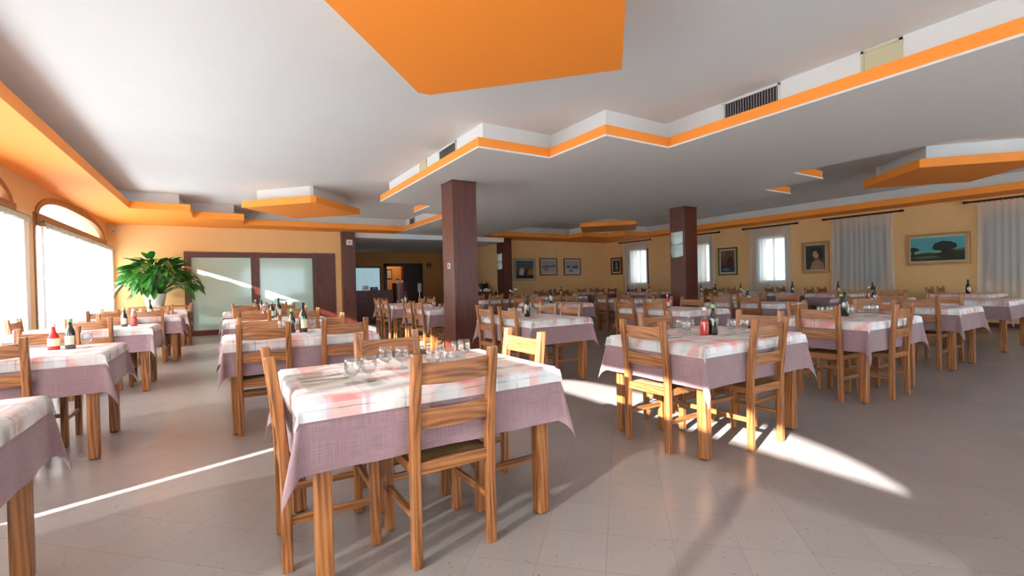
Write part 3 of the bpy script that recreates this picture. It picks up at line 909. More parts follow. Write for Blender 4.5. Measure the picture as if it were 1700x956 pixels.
for k, x in enumerate((-.07, .07)):
    bm = bmesh.new(); lathe(bm, [(0, .17), (.028, .145), (0, .12)], 10, x, -.01)
    if k == 0: prism(bm, [(x - .045, -.015), (x + .045, -.015), (x + .045, -.005), (x - .045, -.005)], -.02, .11)
    else:
        vs = [(x - .03, .11), (x + .03, .11), (x + .06, -.02), (x - .06, -.02)]
        a_ = [bm.verts.new((u, -.015, v)) for u, v in vs]; b_ = [bm.verts.new((u, -.005, v)) for u, v in vs]
        bm.faces.new(a_); bm.faces.new(b_)
        for i in range(4): bm.faces.new((a_[i], a_[(i + 1) % 4], b_[(i + 1) % 4], b_[i]))
    box(bm, x - .03, x - .008, -.015, -.005, -.14, -.02); box(bm, x + .008, x + .03, -.015, -.005, -.14, -.02)
    finish('figure', bm, BLACKP, t)
t = empty('framed_notice', (6.95, 22.6, 1.75)); tag(t, 'small dark framed notice in the lit hallway beyond the bar', 'picture')
bm = bmesh.new(); box(bm, -.14, .14, -.02, 0, -.25, .25, .004); finish('frame', bm, DARKWOOD, t)
bm = bmesh.new(); box(bm, -.1, .1, -.024, -.02, -.2, .2); finish('sheet', bm, GREYNAP, t)
t = empty('menu_stand', (5.75, 15.3, 0)); tag(t, 'slim grey menu panel on a thin stand beside the bar', 'menu stand')
bm = bmesh.new(); lathe(bm, [(0, 0), (.14, 0), (.14, .02), (.015, .03), (.015, .95), (0, .95)], 16); finish('stand', bm, STEEL, t)
bm = bmesh.new(); box(bm, -.065, .065, -.015, .0, .95, 1.25, .003); finish('panel', bm, SHUTTER, t)
# sideboard by the side wall with cups
t = empty('sideboard', (8.55, 15.7, 0)); tag(t, 'dark wooden sideboard with coffee things against the pale side wall', 'sideboard')
bm = bmesh.new(); box(bm, -.3, .33, -.65, .95, .08, .86, .005); finish('body', bm, MAHOG, t)
bm = bmesh.new(); box(bm, -.33, .34, -.68, .98, .86, .89, .004); finish('top', bm, DARKWOOD, t)
for k in range(2):
    bm = bmesh.new(); box(bm, -.315, -.3, -.6 + k * .78, .1 + k * .78, .12, .82, .004); dd = finish('door', bm, MAHOG, t)
    bm = bmesh.new(); box(bm, -.335, -.315, .02 + k * .1, .04 + k * .1, .45, .6, .003); finish('handle', bm, STEEL, dd)
for i, (dx, dy) in enumerate([(-.2, -.5), (-.05, -.4), (-.2, -.3), (-.02, -.12), (-.2, .0), (.05, .1), (-.18, .45), (0, .6)]):
    r_ = small_pot((8.55 + dx, 15.7 + dy, .89), PORCEL, 'white cup %s on the sideboard' % ['at the near front corner', 'behind the nearest cup', 'third back along the front', 'at the middle of the back', 'in front of the coffee machine', 'beside the coffee machine', 'at the far front', 'at the far back'][i], 'cup', 'cup', .05, .12 if i % 3 == 0 else .09)
t = empty('coffee_machine', (8.62, 15.95, .89)); tag(t, 'small black coffee machine on the sideboard', 'coffee machine')
bm = bmesh.new(); box(bm, -.12, .14, -.1, .1, 0, .3, .01); finish('body', bm, BLACKP, t)
bm = bmesh.new(); box(bm, -.18, -.12, -.08, .08, .2, .28, .006); finish('spout', bm, BLACKP, t)
bm = bmesh.new(); lathe(bm, [(0, .3), (.08, .3), (.09, .4), (0, .4)], 16); finish('hopper', bm, BARWALL, t)

# ------------------------------------------------------------------ chairs
def bent_post(bm, sx):
    """rear post: upright to the seat, then leaning back"""
    ws = .021
    secs = [(0, 0), (.02, 0), (.40, 0), (.52, -.004), (.70, -.02), (.908, -.047), (.914, -.047)]
    rings = []
    for k, (z, dy) in enumerate(secs):
        w_ = ws * (.92 if k in (0, len(secs) - 1) else 1)
        c = .005
        pts = [(-w_ + c, -w_), (w_ - c, -w_), (w_, -w_ + c), (w_, w_ - c), (w_ - c, w_), (-w_ + c, w_), (-w_, w_ - c), (-w_, -w_ + c)]
        rings.append([bm.verts.new((sx + px, -.179 + dy + py, z)) for px, py in pts])
    for a, b in zip(rings, rings[1:]):
        for i in range(8): bm.faces.new((a[i], a[(i + 1) % 8], b[(i + 1) % 8], b[i]))
    bm.faces.new(rings[0]); bm.faces.new(rings[-1])

def slat(bm, z0, z1, y0, bow):
    """curved back slat with a slightly dipped top edge"""
    n = 12; rows = []
    for i in range(n + 1):
        t = -1 + 2 * i / n
        x = t * .163
        y = y0 - bow * (1 - t * t)
        zt = z1 + .004 - .006 * (1 - t * t); zb = z0 - .005 * (1 - t * t)
        th = .009
        rows.append([bm.verts.new((x, y - th, zb)), bm.verts.new((x, y + th, zb)), bm.verts.new((x, y + th, zt)), bm.verts.new((x, y - th, zt))])
    for p, q in zip(rows, rows[1:]):
        for k in range(4): bm.faces.new((p[k], p[(k + 1) % 4], q[(k + 1) % 4], q[k]))
    bm.faces.new(rows[0]); bm.faces.new(rows[-1])

def make_chair():
    t = empty('ladder_back_chair', (0, 0, 0)); tag(t, 'x', 'chair')
    for sx in (-.181, .181):
        bm = bmesh.new(); bent_post(bm, sx); l = kid(t, finish('rear_leg', bm, W_Z, t))
        bm = bmesh.new(); box(bm, sx - .013, sx + .013, -.192, -.166, 0, .008); kid(l, finish('foot_glide', bm, BLACKP, l))
        bm = bmesh.new(); box(bm, sx - .021, sx + .021, .170, .212, .004, .437, .005); l = kid(t, finish('front_leg', bm, W_Z, t))
        bm = bmesh.new(); box(bm, sx - .013, sx + .013, .178, .204, 0, .008); kid(l, finish('foot_glide', bm, BLACKP, l))
    bm = bmesh.new(); slat(bm, .782, .868, -.210, .014); kid(t, finish('back_slat', bm, W_X, t))
    bm = bmesh.new(); slat(bm, .592, .672, -.192, .010); kid(t, finish('back_slat', bm, W_X, t))
    bm = bmesh.new(); box(bm, -.162, .162, -.192, -.170, .392, .445, .004); box(bm, -.162, .162, .182, .204, .392, .437, .004)
    box(bm, -.192, -.172, -.16, .172, .392, .437, .003); box(bm, .172, .192, -.16, .172, .392, .437, .003)
    kid(t, finish('seat_frame', bm, W_X, t))
    # rush seat, pillowed, four woven quarters
    bm = bmesh.new(); n = 12; g = []
    for i in range(n + 1):
        row = []
        for j in range(n + 1):
            u, v = -1 + 2 * i / n, -1 + 2 * j / n
            z = .438 + .014 * (1 - max(abs(u), abs(v)) ** 4) - .008 * (1 - abs(u)) * (1 - abs(v))
            row.append(bm.verts.new((u * .172, .006 + v * .178, z)))
        g.append(row)
    for i in range(n):
        for j in range(n): bm.faces.new((g[i][j], g[i + 1][j], g[i + 1][j + 1], g[i][j + 1]))
    r = bmesh.ops.solidify(bm, geom=list(bm.faces), thickness=.012)
    kid(t, finish('seat', bm, RUSH, t, smooth=True))
    for sx in (-.181, .181):
        bm = bmesh.new(); box(bm, sx - .010, sx + .010, -.16, .175, .195, .227, .003); kid(t, finish('stretcher', bm, W_Y, t))
    bm = bmesh.new(); box(bm, -.162, .162, .183, .203, .235, .267, .003); kid(t, finish('stretcher', bm, W_X, t))
    return t
CH0 = make_chair()
chair_used = [False]
def chair(x, y, rz, label, group, deep=True):
    rj = random.Random(int(x * 100) + int(y * 977))
    rz += rj.uniform(-.025, .025)
    if not chair_used[0]:
        chair_used[0] = True
        CH0.location = (x, y, 0); CH0.rotation_euler = (0, 0, rz); CH0['label'] = label; CH0['group'] = group
        return CH0
    return dup(CH0, (x, y, 0), rz, label, group, deep)

# ------------------------------------------------------------------ tables and cloths
CLOTHS = {}
def cloth_mesh(L, W, drop, out, lift, amp, seed, name, m):
    """rectangular cloth over an L x W top, hanging by 'drop', with corner folds"""
    bm = bmesh.new(); uvl = bm.loops.layers.uv.new('UVMap')
    rnd = random.Random(seed)
    ph = [rnd.uniform(0, 6.28) for _ in range(8)]
    a, b = L / 2, W / 2
    nd_ = 7
    us = [-(a + drop) + drop * i / nd_ for i in range(nd_)] + [-a + 2 * a * i / 22 for i in range(23)] + [a + drop * (i + 1) / nd_ for i in range(nd_)]
    vs = [-(b + drop) + drop * i / nd_ for i in range(nd_)] + [-b + 2 * b * i / 16 for i in range(17)] + [b + drop * (i + 1) / nd_ for i in range(nd_)]
    def pos(u, v):
        du, dv = max(abs(u) - a, 0), max(abs(v) - b, 0)
        su, sv = (1 if u > 0 else -1), (1 if v > 0 else -1)
        if du == 0 and dv == 0:
            return (u, v, lift)
        if du > 0 and dv > 0:
            r = math.hypot(du, dv); th = math.atan2(dv, du)
            hh = .24 * math.sin(2 * th) ** .8
            q = r * hh
            phi = th
            k = su + 2 * sv
            tw = .10 * math.sin(ph[(k + 3) % 8]) * r
            return (su * (a + out + q * math.cos(phi) + tw * .5), sv * (b + out + q * math.sin(phi) - tw * .5), lift - r * math.sqrt(max(.05, 1 - hh * hh)) * 1.0)
        if du > 0:
            f = du / drop
            w = amp * f * (math.sin(v * 9 + ph[0] + su) + .5 * math.sin(v * 21 + ph[1]))
            return (su * (a + out * min(1, f * 4) + abs(w) * .8), v, lift - du)
        f = dv / drop
        w = amp * f * (math.sin(u * 8 + ph[2] + sv) + .5 * math.sin(u * 19 + ph[3]))
        return (u, sv * (b + out * min(1, f * 4) + abs(w) * .8), lift - dv)
    g = [[bm.verts.new(pos(u, v)) for v in vs] for u in us]
    for i in range(len(us) - 1):
        for j in range(len(vs) - 1):
            f = bm.faces.new((g[i][j], g[i + 1][j], g[i + 1][j + 1], g[i][j + 1]))
            for lp, (ii, jj) in zip(f.loops, ((i, j), (i + 1, j), (i + 1, j + 1), (i, j + 1))):
                lp[uvl].uv = (us[ii] + 3 + seed * .37, vs[jj] + 3 + seed * .23)
    me = bpy.data.meshes.new(name)
    bm.to_mesh(me); bm.free()
    me.materials.append(m)
    for p in me.polygons: p.use_smooth = True
    return me

def make_table(L, W):
    t = empty('dining_table', (0, 0, 0)); tag(t, 'x', 'table')
    a, b = L / 2, W / 2
    bm = bmesh.new(); box(bm, -a, a, -b, b, .728, .756, .004); kid(t, finish('tabletop', bm, W_X, t))
    bm = bmesh.new(); i = .045
    box(bm, -a + i + .06, a - i - .06, -b + i, -b + i + .022, .645, .728); box(bm, -a + i + .06, a - i - .06, b - i - .022, b - i, .645, .728)
    box(bm, -a + i, -a + i + .022, -b + i + .06, b - i - .06, .645, .728); box(bm, a - i - .022, a - i, -b + i + .06, b - i - .06, .645, .728)
    kid(t, finish('apron', bm, W_X, t))
    for sx in (-1, 1):
        for sy in (-1, 1):
            bm = bmesh.new(); x, y = sx * (a - .035 - .033), sy * (b - .02 - .033)
            box(bm, x - .033, x + .033, y - .033, y + .033, .006, .728, .008)
            l = kid(t, finish('leg', bm, W_Z, t))
            bm = bmesh.new(); box(bm, x - .022, x + .022, y - .022, y + .022, 0, .008); kid(l, finish('foot_glide', bm, BLACKP, l))
    return t
TB = {}
SIDE = {'S': 0.0, 'E': PI / 2, 'N': PI, 'W': -PI / 2}
table_no = [0]
def table(desc, x0, x1, y0, y1, chairs, seed=1, near=True, lshort=None):
    cx, cy = (x0 + x1) / 2, (y0 + y1) / 2
    L, W = x1 - x0, y1 - y0
    longx = L >= W
    if longx: key = (round(L, 2), round(W, 2)); rz = 0
    else: key = (round(W, 2), round(L, 2)); rz = PI / 2
    if key not in TB:
        t = make_table(*key); TB[key] = t; t.location = (cx, cy, 0); t.rotation_euler = (0, 0, rz); t['label'] = 'wooden square-legged table, the ' + desc; t['group'] = 'dining tables'
    else:
        t = dup(TB[key], (cx, cy, 0), rz, 'wooden square-legged table, the ' + desc, 'dining tables', near)
    for nm, drop, out, lift, amp, m, lab, cat, grp in (
            ('tablecloth', .275, .012, .758, .012, MAUVE, 'mauve under-cloth hanging over the ', 'tablecloth', 'mauve tablecloths'),
            ('topping_cloth', .076, .017, .7605, .003, PLAID, 'pink and grey plaid topping cloth on the ', 'tablecloth', 'plaid topping cloths')):
        ck = (nm, key, seed % 4)
        if ck not in CLOTHS:
            CLOTHS[ck] = cloth_mesh(key[0], key[1], drop, out, lift, amp, seed % 4, nm, m)
        o = bpy.data.objects.new(nm, CLOTHS[ck]); COL.objects.link(o)
        o.location = (cx, cy, 0); o.rotation_euler = (0, 0, rz)
        tag(o, lab + desc, cat, grp)
    off = .135
    bysid = {}
    for s, c in chairs: bysid.setdefault(s, []).append(c)
    nm = {'S': 'near side', 'N': 'far side', 'W': 'window-facing-away left side', 'E': 'right side'}
    nm['W'] = 'left side'
    for s, cs in bysid.items():
        for c in cs:
            if s == 'S': p = (c, y0 + off, 0)
            elif s == 'N': p = (c, y1 - off, 0)
            elif s == 'W': p = (x0 + off, c, 0)
            else: p = (x1 - off, c, 0)
            if len(cs) == 1: q = 'on the ' + nm[s]
            else:
                o_ = sorted(cs)
                if s in 'SN': q = ('left' if c == o_[0] else 'right') + ' seat, ' + nm[s]
                else: q = ('nearer' if c == o_[0] else 'farther') + ' on the ' + nm[s]
            chair(p[0], p[1], SIDE[s], 'wooden chair, %s of the %s' % (q, desc), 'chairs of the ' + desc, near)

T = {}
def TT(k, desc, x0, x1, y0, y1, ch, seed, near=True):
    T[k] = (desc, x0, x1, y0, y1); table(desc, x0, x1, y0, y1, ch, seed, near)
TT('front', 'large foreground table', .25, 1.45, 1.93, 2.78, [('S', .848), ('N', .86), ('W', 2.35), ('E', 2.35)], 1)
TT('E', 'table with red vinegar bottle', 2.62, 3.84, 1.89, 2.74, [('W', 2.33), ('S', 3.25), ('N', 3.25), ('E', 2.28)], 2)
TT('F', 'next table right of the vinegar table', 5.0, 6.22, 1.89, 2.74, [('W', 2.27), ('S', 5.58), ('N', 5.65), ('E', 2.32)], 3)
TT('G', 'long front-row table near right edge', 7.55, 8.40, 1.92, 3.14, [('W', 2.27), ('W', 2.86), ('E', 2.3), ('E', 2.9)], 1)
TT('H', 'front-row table at extreme right', 9.8, 11.02, 1.95, 2.80, [], 2)
TT('A1', 'window table cut by left edge', -1.89, -.67, 1.92, 2.77, [], 0)
TT('A2', 'window table with ketchup bottle', -1.97, -.75, 4.38, 5.23, [('S', -1.31), ('S', -1.78), ('N', -1.25)], 3)
TT('A3', 'third window table', -1.97, -.75, 7.0, 7.85, [('S', -1.28), ('W', 7.55), ('N', -1.2)], 1)
TT('A4', 'fourth window table', -1.9, -.65, 9.6, 10.45, [('S', -1.04), ('S', -1.6), ('N', -1.05), ('N', -1.6)], 2)
TT('A5', 'window table before the plant', -1.9, -.7, 12.1, 12.95, [('S', -1.1), ('E', 12.52)], 3)
TT('B1', 'table behind the foreground table', 0.0, 1.22, 4.42, 5.27, [('S', .28), ('S', .92), ('N', .30), ('N', .93)], 0)
TT('B2', 'second table behind the foreground table', 0.0, 1.25, 7.05, 7.90, [('S', .33), ('S', .94), ('N', .31), ('N', .92)], 2)
TT('B3', 'table before the glass doors', 0.0, 1.25, 9.75, 10.60, [('S', .33), ('S', .94), ('N', .33), ('N', .92)], 1)
TT('C1', 'table behind the near pillar', 2.95, 3.80, 7.35, 8.6, [('W', 7.72), ('W', 8.28), ('E', 8.2)], 3)
TT('C0', 'table before the bar opening', 3.12, 3.97, 9.9, 11.2, [('W', 10.25), ('W', 10.85), ('E', 10.05), ('E', 10.62)], 0)
TT('D', 'long table before the near pillar', 2.93, 3.78, 4.3, 5.55, [('W', 4.69), ('W', 5.26), ('E', 4.755), ('E', 5.26)], 2)
TT('D2', 'second-row table left of far pillar', 5.32, 6.17, 4.05, 5.35, [('W', 4.57), ('W', 5.16), ('E', 4.70), ('E', 5.28)], 1)
TT('D3', 'second-row table right of far pillar', 7.5, 8.35, 4.05, 5.35, [('W', 4.48), ('W', 4.98), ('E', 4.37), ('E', 4.95)], 3)
TT('E2', 'third-row table between the pillars', 5.45, 6.3, 7.1, 8.45, [('W', 7.70), ('W', 8.34), ('E', 7.82), ('E', 8.42)], 0)
TT('E3', 'third-row table before the far pillar', 7.75, 8.6, 7.2, 8.55, [('W', 7.55), ('W', 8.3), ('E', 7.6)], 2)
TT('C4', 'second-row table under the orange panel', 9.75, 10.97, 3.4, 4.25, [('N', 10.3), ('S', 10.1)], 1)
TT('R4', 'fourth-row table behind near pillar', 5.5, 6.75, 10.15, 11.0, [('S', 5.78), ('S', 6.38), ('N', 5.8), ('N', 6.4)], 3, False)
TT('R5', 'fourth-row table in the middle', 8.0, 9.2, 10.6, 11.45, [('N', 8.3), ('N', 8.9), ('S', 8.4)], 0, False)
TT('P1', 'table under the silver-framed painting', 9.45, 10.7, 12.9, 13.75, [('N', 9.75), ('N', 10.35), ('S', 10.1)], 1, False)
TT('P2', 'table in the far corner', 11.65, 12.9, 13.1, 13.95, [('N', 11.95), ('N', 12.6), ('S', 12.0), ('S', 12.6)], 2, False)
TT('W6', 'table by the farthest curtain', 11.95, 13.2, 10.75, 11.6, [('N', 12.3), ('N', 12.95)], 3, False)
TT('W5', 'wall-side table behind the far pillar', 12.4, 13.6, 9.0, 9.85, [('N', 12.7), ('N', 13.3), ('S', 12.7)], 0, False)
TT('W4', 'wall-side table under green-framed picture', 12.2, 13.45, 7.55, 8.4, [('N', 12.6), ('N', 13.18)], 1, False)
TT('W3', 'wall-side table under the middle curtain', 12.5, 13.75, 6.25, 7.1, [('N', 12.9), ('N', 13.5)], 2, False)
TT('W2', 'wall-side table under the portrait', 12.1, 13.35, 4.98, 5.83, [('N', 12.42), ('N', 13.05)], 3, False)
TT('W1', 'wall-side table under landscape painting', 12.5, 13.75, 2.75, 3.6, [('N', 12.75), ('N', 13.4)], 0, False)
TT('M3', 'third-row table right of the far pillar', 10.1, 10.95, 6.6, 7.85, [('W', 7.0), ('E', 7.1)], 2, False)

# ------------------------------------------------------------------ tableware
ZT = .7615
def goblet0():
    t = empty('stemmed_glass', (0, 0, 0)); tag(t, 'x', 'glass')
    bm = bmesh.new()
    prof = [(0, .001), (.032, .001), (.030, .005), (.006, .010), (.005, .030), (.012, .036), (.030, .050), (.036, .068), (.035, .10), (.032, .118)]
    inner = [(.0305, .118), (.0335, .10), (.0345, .068), (.028, .052), (.010, .040), (0, .038)]
    lathe(bm, prof + inner, 22)
    kid(t, finish('bowl_and_stem', bm, GLASS, t, smooth=True))
    return t
def tumbler0():
    t = empty('tumbler', (0, 0, 0)); tag(t, 'x', 'glass')
    bm = bmesh.new()
    lathe(bm, [(0, .001), (.028, .001), (.031, .006), (.034, .085), (.0325, .085), (.0295, .012), (0, .010)], 20)
    kid(t, finish('body', bm, GLASS, t, smooth=True))
    return t
def bottle0(name, liq, capm, label, h=.25, r=.032, squat=False):
    t = empty(name, (0, 0, 0)); tag(t, 'x', 'bottle')
    bm = bmesh.new()
    if squat: prof = [(0, 0), (r, 0), (r * 1.02, .01), (r * .88, h * .45), (r * .8, h * .55), (.014, h * .7), (.012, h * .9), (0, h * .9)]
    else: prof = [(0, 0), (r, 0), (r * 1.03, .008), (r * 1.03, h * .5), (r * .9, h * .6), (.015, h * .74), (.012, h * .9), (0, h * .9)]
    if squat:
        lathe(bm, prof[:5] + [(0, h * .55)], 22); kid(t, finish('bottle_body', bm, liq, t, smooth=True))
        bm = bmesh.new(); lathe(bm, prof[4:], 22); kid(t, finish('neck', bm, GLASS if liq is REDLIQ else liq, t, smooth=True))
    else:
        lathe(bm, prof, 22); kid(t, finish('bottle_body', bm, liq, t, smooth=True))
    bm = bmesh.new(); lathe(bm, [(0, h * .88), (.016, h * .88), (.016, h), (0, h)], 16); kid(t, finish('cap', bm, capm, t))
    if label:
        bm = bmesh.new(); rr = r * 1.035 + .0008
        n = 14; rows = []
        for i in range(n + 1):
            a = -PI * .95 + PI * 1.1 * i / n
            rows.append([bm.verts.new((rr * math.cos(a), rr * math.sin(a), z)) for z in (h * .14, h * .44)])
        for p, q in zip(rows, rows[1:]): bm.faces.new((p[0], q[0], q[1], p[1]))
        kid(t, finish('label_band', bm, label, t))
    return t
def fork0():
    bm = bmesh.new()
    pts = [(-.005, 0), (.005, 0), (.003, .11), (.011, .135), (.012, .155), (-.012, .155), (-.011, .135), (-.003, .11)]
    prism(bm, pts, .001, .003)
    for x in (-.0105, -.0038, .0038, .0105): box(bm, x - .0015, x + .0015, .153, .195, .001, .003)
    return tag(finish('fork', bm, STEEL), 'x', 'fork')
def knife0():
    bm = bmesh.new(); prism(bm, [(-.006, 0), (.006, 0), (.005, .10), (.010, .12), (.009, .19), (.002, .212), (-.006, .20), (-.006, .11)], .001, .0035)
    return tag(finish('knife', bm, STEEL), 'x', 'knife')
def napkin0():
    bm = bmesh.new(); prism(bm, [(-.06, -.1), (.06, -.1), (.06, .1), (-.06, .1)], 0, .003)
    prism(bm, [(-.058, -.098), (.056, -.098), (.058, .095), (-.055, .099)], .0035, .005)
    return tag(finish('napkin', bm, NAPKIN), 'x', 'napkin')
PROTO = {'goblet': goblet0(), 'tumbler': tumbler0(), 'oil': bottle0('oil_bottle', DKGLASS, GREENCAP, LABEL, .235, .031), 'vinegar': bottle0('vinegar_bottle', REDLIQ, WHITEP, None, .215, .034, True),
         'wine': bottle0('wine_bottle', DKGLASS, BLACKP, LABEL, .29, .036), 'ketchup': bottle0('ketchup_bottle', RED, WHITEP, LABEL, .20, .036, True),
         'fork': fork0(), 'knife': knife0(), 'napkin': napkin0()}
USED = set()
def put(kind, x, y, label, rz=0, z=ZT, group=None):
    r = PROTO[kind]
    g = group or {'goblet': 'stemmed glasses on the tables', 'tumbler': 'tumblers on the tables', 'fork': 'forks', 'knife': 'knives', 'napkin': 'napkins'}.get(kind, 'condiment bottles')
    if kind not in USED:
        USED.add(kind); r.location = (x, y, z); r.rotation_euler = (0, 0, rz); r['label'] = label; r['group'] = g; return r
    return dup(r, (x, y, z), rz, label, g)

# foreground table
for i, (x, y, l) in enumerate([(.486, 2.16, 'leftmost'), (.56, 2.165, 'second from left'), (.715, 2.42, 'third from left, at the back,'), (.79, 2.385, 'fourth from left, at the back,'),
                               (.885, 2.19, 'behind the near chair, left one,'), (.955, 2.165, 'behind the near chair, right one,'), (1.10, 2.36, 'left one at the right end,'), (1.165, 2.41, 'rightmost')]):
    put('goblet', x, y, 'clear stemmed glass, %s on the foreground table' % l)
def setting(x, y, rz, l, t):
    c, s = math.cos(rz), math.sin(rz)
    def P(dx, dy): return x + dx * c - dy * s, y + dx * s + dy * c
    a = P(0, 0); put('napkin', a[0], a[1], 'folded white napkin %s on the %s' % (l, t), rz)
    a = P(-.035, -.1); put('fork', a[0], a[1], 'steel fork on the napkin %s, %s' % (l, t), rz + .12, ZT + .0055)
    a = P(.03, -.1); put('knife', a[0], a[1], 'steel knife on the napkin %s, %s' % (l, t), rz - .08, ZT + .0055)
setting(.39, 2.33, -PI / 2, 'at the left end', 'foreground table')
setting(.88, 2.08, 0, 'at the near side', 'foreground table')
setting(.82, 2.68, PI, 'at the far side', 'foreground table')
setting(1.30, 2.33, PI / 2, 'at the right end', 'foreground table')
bm = bmesh.new(); box(bm, -.17, .17, -.13, .13, 0, .0015)
o = finish('placemat', bm, GREYNAP); o.location = (.42, 2.30, ZT - .0002); o.rotation_euler = (0, 0, PI / 2); tag(o, 'grey paper placemat at the left end of the foreground table', 'placemat')
# vinegar table
put('vinegar', 3.165, 2.27, 'red vinegar bottle with white cap on the second front-row table')
put('oil', 3.225, 2.235, 'dark oil bottle with green cap beside the red vinegar bottle', 2.2)
for x, y, l in [(3.13, 2.47, 'left back of the vinegar bottle'), (3.20, 2.43, 'behind the vinegar bottle'), (3.03, 2.33, 'in front left of the vinegar bottle'), (3.45, 2.38, 'at the back right of the oil bottle'),
                (3.36, 2.17, 'right of the oil bottle'), (3.46, 2.13, 'rightmost beside the near chair')]:
    put('goblet', x, y, 'clear stemmed glass %s' % l)
setting(2.78, 2.30, -PI / 2, 'at the left end', 'vinegar table'); setting(3.25, 2.03, 0, 'at the near side', 'vinegar table')
setting(3.25, 2.6, PI, 'at the far side', 'vinegar table'); setting(3.68, 2.3, PI / 2, 'at the right end', 'vinegar table')
# next tables
put('wine', 5.63, 2.33, 'dark bottle on the third front-row table', 1); put('oil', 5.72, 2.4, 'green-capped bottle beside the dark bottle, third front-row table', 2)
for x, y, l in [(5.3, 2.42, 'back left'), (5.36, 2.36, 'back centre'), (5.45, 2.2, 'front left'), (5.86, 2.22, 'front right'), (5.93, 2.17, 'far right')]:
    put('goblet', x, y, 'clear stemmed glass, %s on the third front-row table' % l)
setting(5.6, 2.03, 0, 'at the near side', 'third front-row table'); setting(5.14, 2.3, -PI / 2, 'at the left end', 'third front-row table')
def cluster(k, kinds, dx=0, dy=0, rnd=0):
    desc, x0, x1, y0, y1 = T[k]; cx, cy = (x0 + x1) / 2 + dx, (y0 + y1) / 2 + dy
    names = {'wine': 'dark wine bottle', 'oil': 'dark oil bottle', 'vinegar': 'red vinegar bottle', 'ketchup': 'red ketchup bottle', 'goblet': 'stemmed glass', 'tumbler': 'tumbler'}
    spots = [(0, 0), (.09, .03), (-.1, .02), (-.18, .12), (.2, .1), (-.15, -.13), (.2, -.12), (.1, .2)]
    seen = {}
    for i, kd in enumerate(kinds):
        px, py = spots[i]
        where = ['at the centre', 'right of the centre', 'left of the centre', 'back left', 'back right', 'front left', 'front right', 'at the back'][i]
        put(kd, cx + px, cy + py, '%s %s of the %s' % (names[kd], where, desc), i * .7 + cx)
cluster('A2', ['oil', 'goblet', 'ketchup'], .33, .12)
cluster('A3', ['oil', 'vinegar'], .30, .05)
cluster('A4', ['wine', 'goblet'], .2, 0)
cluster('A5', ['goblet', 'tumbler'], .1, 0)
cluster('B1', ['wine', 'goblet', 'oil', 'goblet', 'goblet'], .05, .12)
cluster('B2', ['oil', 'wine', 'vinegar'], -.03, .15)
cluster('B3', ['oil', 'goblet', 'vinegar'], .0, .2)
cluster('C1', ['ketchup', 'vinegar', 'tumbler', 'goblet'], .1, -.05)
cluster('C0', ['goblet', 'wine', 'tumbler'])
cluster('D', ['wine', 'goblet', 'goblet', 'goblet', 'tumbler'], -.07, .0)
cluster('D2', ['ketchup', 'goblet', 'tumbler'], .05, .1)
cluster('D3', ['oil', 'goblet', 'vinegar'], .0, .1)
cluster('E2', ['wine', 'tumbler', 'goblet', 'goblet'], -.05, .05)
cluster('E3', ['ketchup', 'wine', 'goblet'], 0, .1)
cluster('G', ['wine', 'vinegar', 'goblet'], -.1, .35)
cluster('C4', ['wine', 'goblet', 'vinegar'], 0, 0)
for k in ('R4', 'R5', 'P1', 'P2', 'W6', 'W5', 'W4', 'W3', 'W2', 'W1', 'M3'):
    cluster(k, [['wine', 'goblet'], ['oil', 'tumbler', 'vinegar'], ['wine', 'ketchup']][len(k + T[k][0]) % 3])

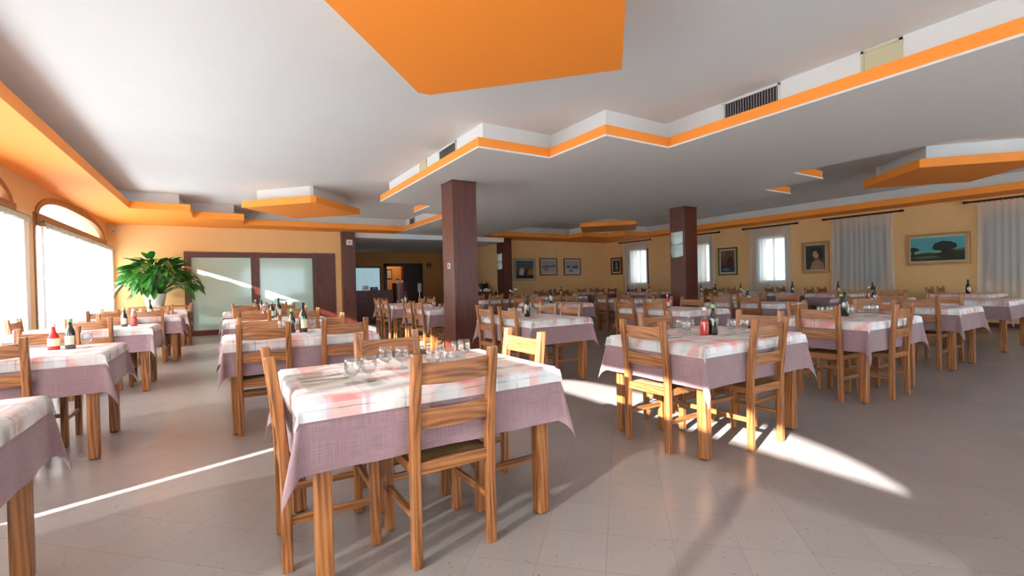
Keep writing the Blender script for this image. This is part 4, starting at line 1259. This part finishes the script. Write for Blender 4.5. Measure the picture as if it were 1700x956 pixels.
# ------------------------------------------------------------------ plant on its stand
t = empty('plant_stand', (-1.28, 13.85, 0)); tag(t, 'plain wooden stand carrying the big plant in the window corner', 'stand')
bm = bmesh.new(); box(bm, -.55, .6, -.27, .27, .80, .83, .004); finish('top', bm, W_X, t)
for x in (-.5, .53):
    for y in (-.22, .22):
        bm = bmesh.new(); box(bm, x, x + .05, y - .025, y + .025, 0, .80, .004); finish('leg', bm, W_Z, t)
t = empty('potted_plant', (-1.38, 13.8, .83)); tag(t, 'large broad-leaved green plant in a white pot in the window corner', 'plant')
bm = bmesh.new(); lathe(bm, [(0, 0), (.17, 0), (.225, .28), (.235, .30), (.21, .30), (.195, .27), (0, .25)], 28); finish('pot', bm, CREAMP, t, smooth=False)
bm = bmesh.new(); rnd = random.Random(11)
for i in range(190):
    a = rnd.uniform(0, 2 * PI); e = rnd.random() ** 1.15
    reach = .25 + .72 * (e ** .6); hgt = .74 - .62 * e ** 1.3 + rnd.uniform(-.1, .1)
    if math.sin(a) > 0: reach *= .55
    reach *= 1 - .36 * max(0, -math.cos(a))
    tip = Vector((math.cos(a) * reach, math.sin(a) * reach * .9, .34 + hgt))
    base = Vector((math.cos(a) * .08, math.sin(a) * .08, .24))
    midp = (base + tip) / 2 + Vector((0, 0, .16))
    pts = [base * (1 - s) ** 2 + midp * 2 * s * (1 - s) + tip * s * s for s in (0, .33, .66, .9)]
    tube(bm, pts, .006, 4)
    d0 = (pts[-1] - pts[-2]).normalized(); d0 = (Vector((math.cos(a), math.sin(a), .45 - e * 1.5 + rnd.uniform(-.6, .5)))).normalized()
    side = d0.cross(Vector((0, 0, 1))).normalized(); side = (side + Vector((0, 0, rnd.uniform(-.5, .5)))).normalized()
    nrm = side.cross(d0)
    ln = rnd.uniform(.24, .36); wd = ln * rnd.uniform(.26, .34); n = 6
    cl, lf, rt = [], [], []
    for k in range(n + 1):
        s = k / n
        c = pts[-1] + d0 * (s * ln) - Vector((0, 0, 1)) * (.10 * s * s * ln * 3 * .6)
        ww = wd * math.sin(PI * min(1, s * .96 + .04)) ** .8 * (1 - .3 * s)
        cl.append(bm.verts.new(c)); lf.append(bm.verts.new(c + side * ww + nrm * ww * .3)); rt.append(bm.verts.new(c - side * ww + nrm * ww * .3))
    for k in range(n):
        bm.faces.new((cl[k], cl[k + 1], lf[k + 1], lf[k])); bm.faces.new((cl[k], rt[k], rt[k + 1], cl[k + 1]))
finish('foliage', bm, LEAF, t, smooth=True)
# small flower vase on the fourth-row table
t = empty('flower_vase', (6.5, 10.42, ZT)); tag(t, 'little vase of white flowers on the table behind the near pillar', 'vase')
bm = bmesh.new(); lathe(bm, [(0, 0), (.03, 0), (.035, .05), (.018, .1), (.024, .13), (0, .12)], 14); finish('vase', bm, DKGLASS, t, smooth=True)
for i in range(7):
    a = i * 2.4; x, y, z = .07 * math.cos(a) * (i % 3 + 1) / 2, .07 * math.sin(a) * (i % 3 + 1) / 2, .2 + .03 * (i % 3)
    bm = bmesh.new(); tube(bm, [(0, 0, .12), (x, y, z)], .003, 4, 1)
    bmesh.ops.create_icosphere(bm, subdivisions=1, radius=.028, matrix=Matrix.Translation((x, y, z)))
    finish('flower', bm, [NAPKIN, LEAF], t)
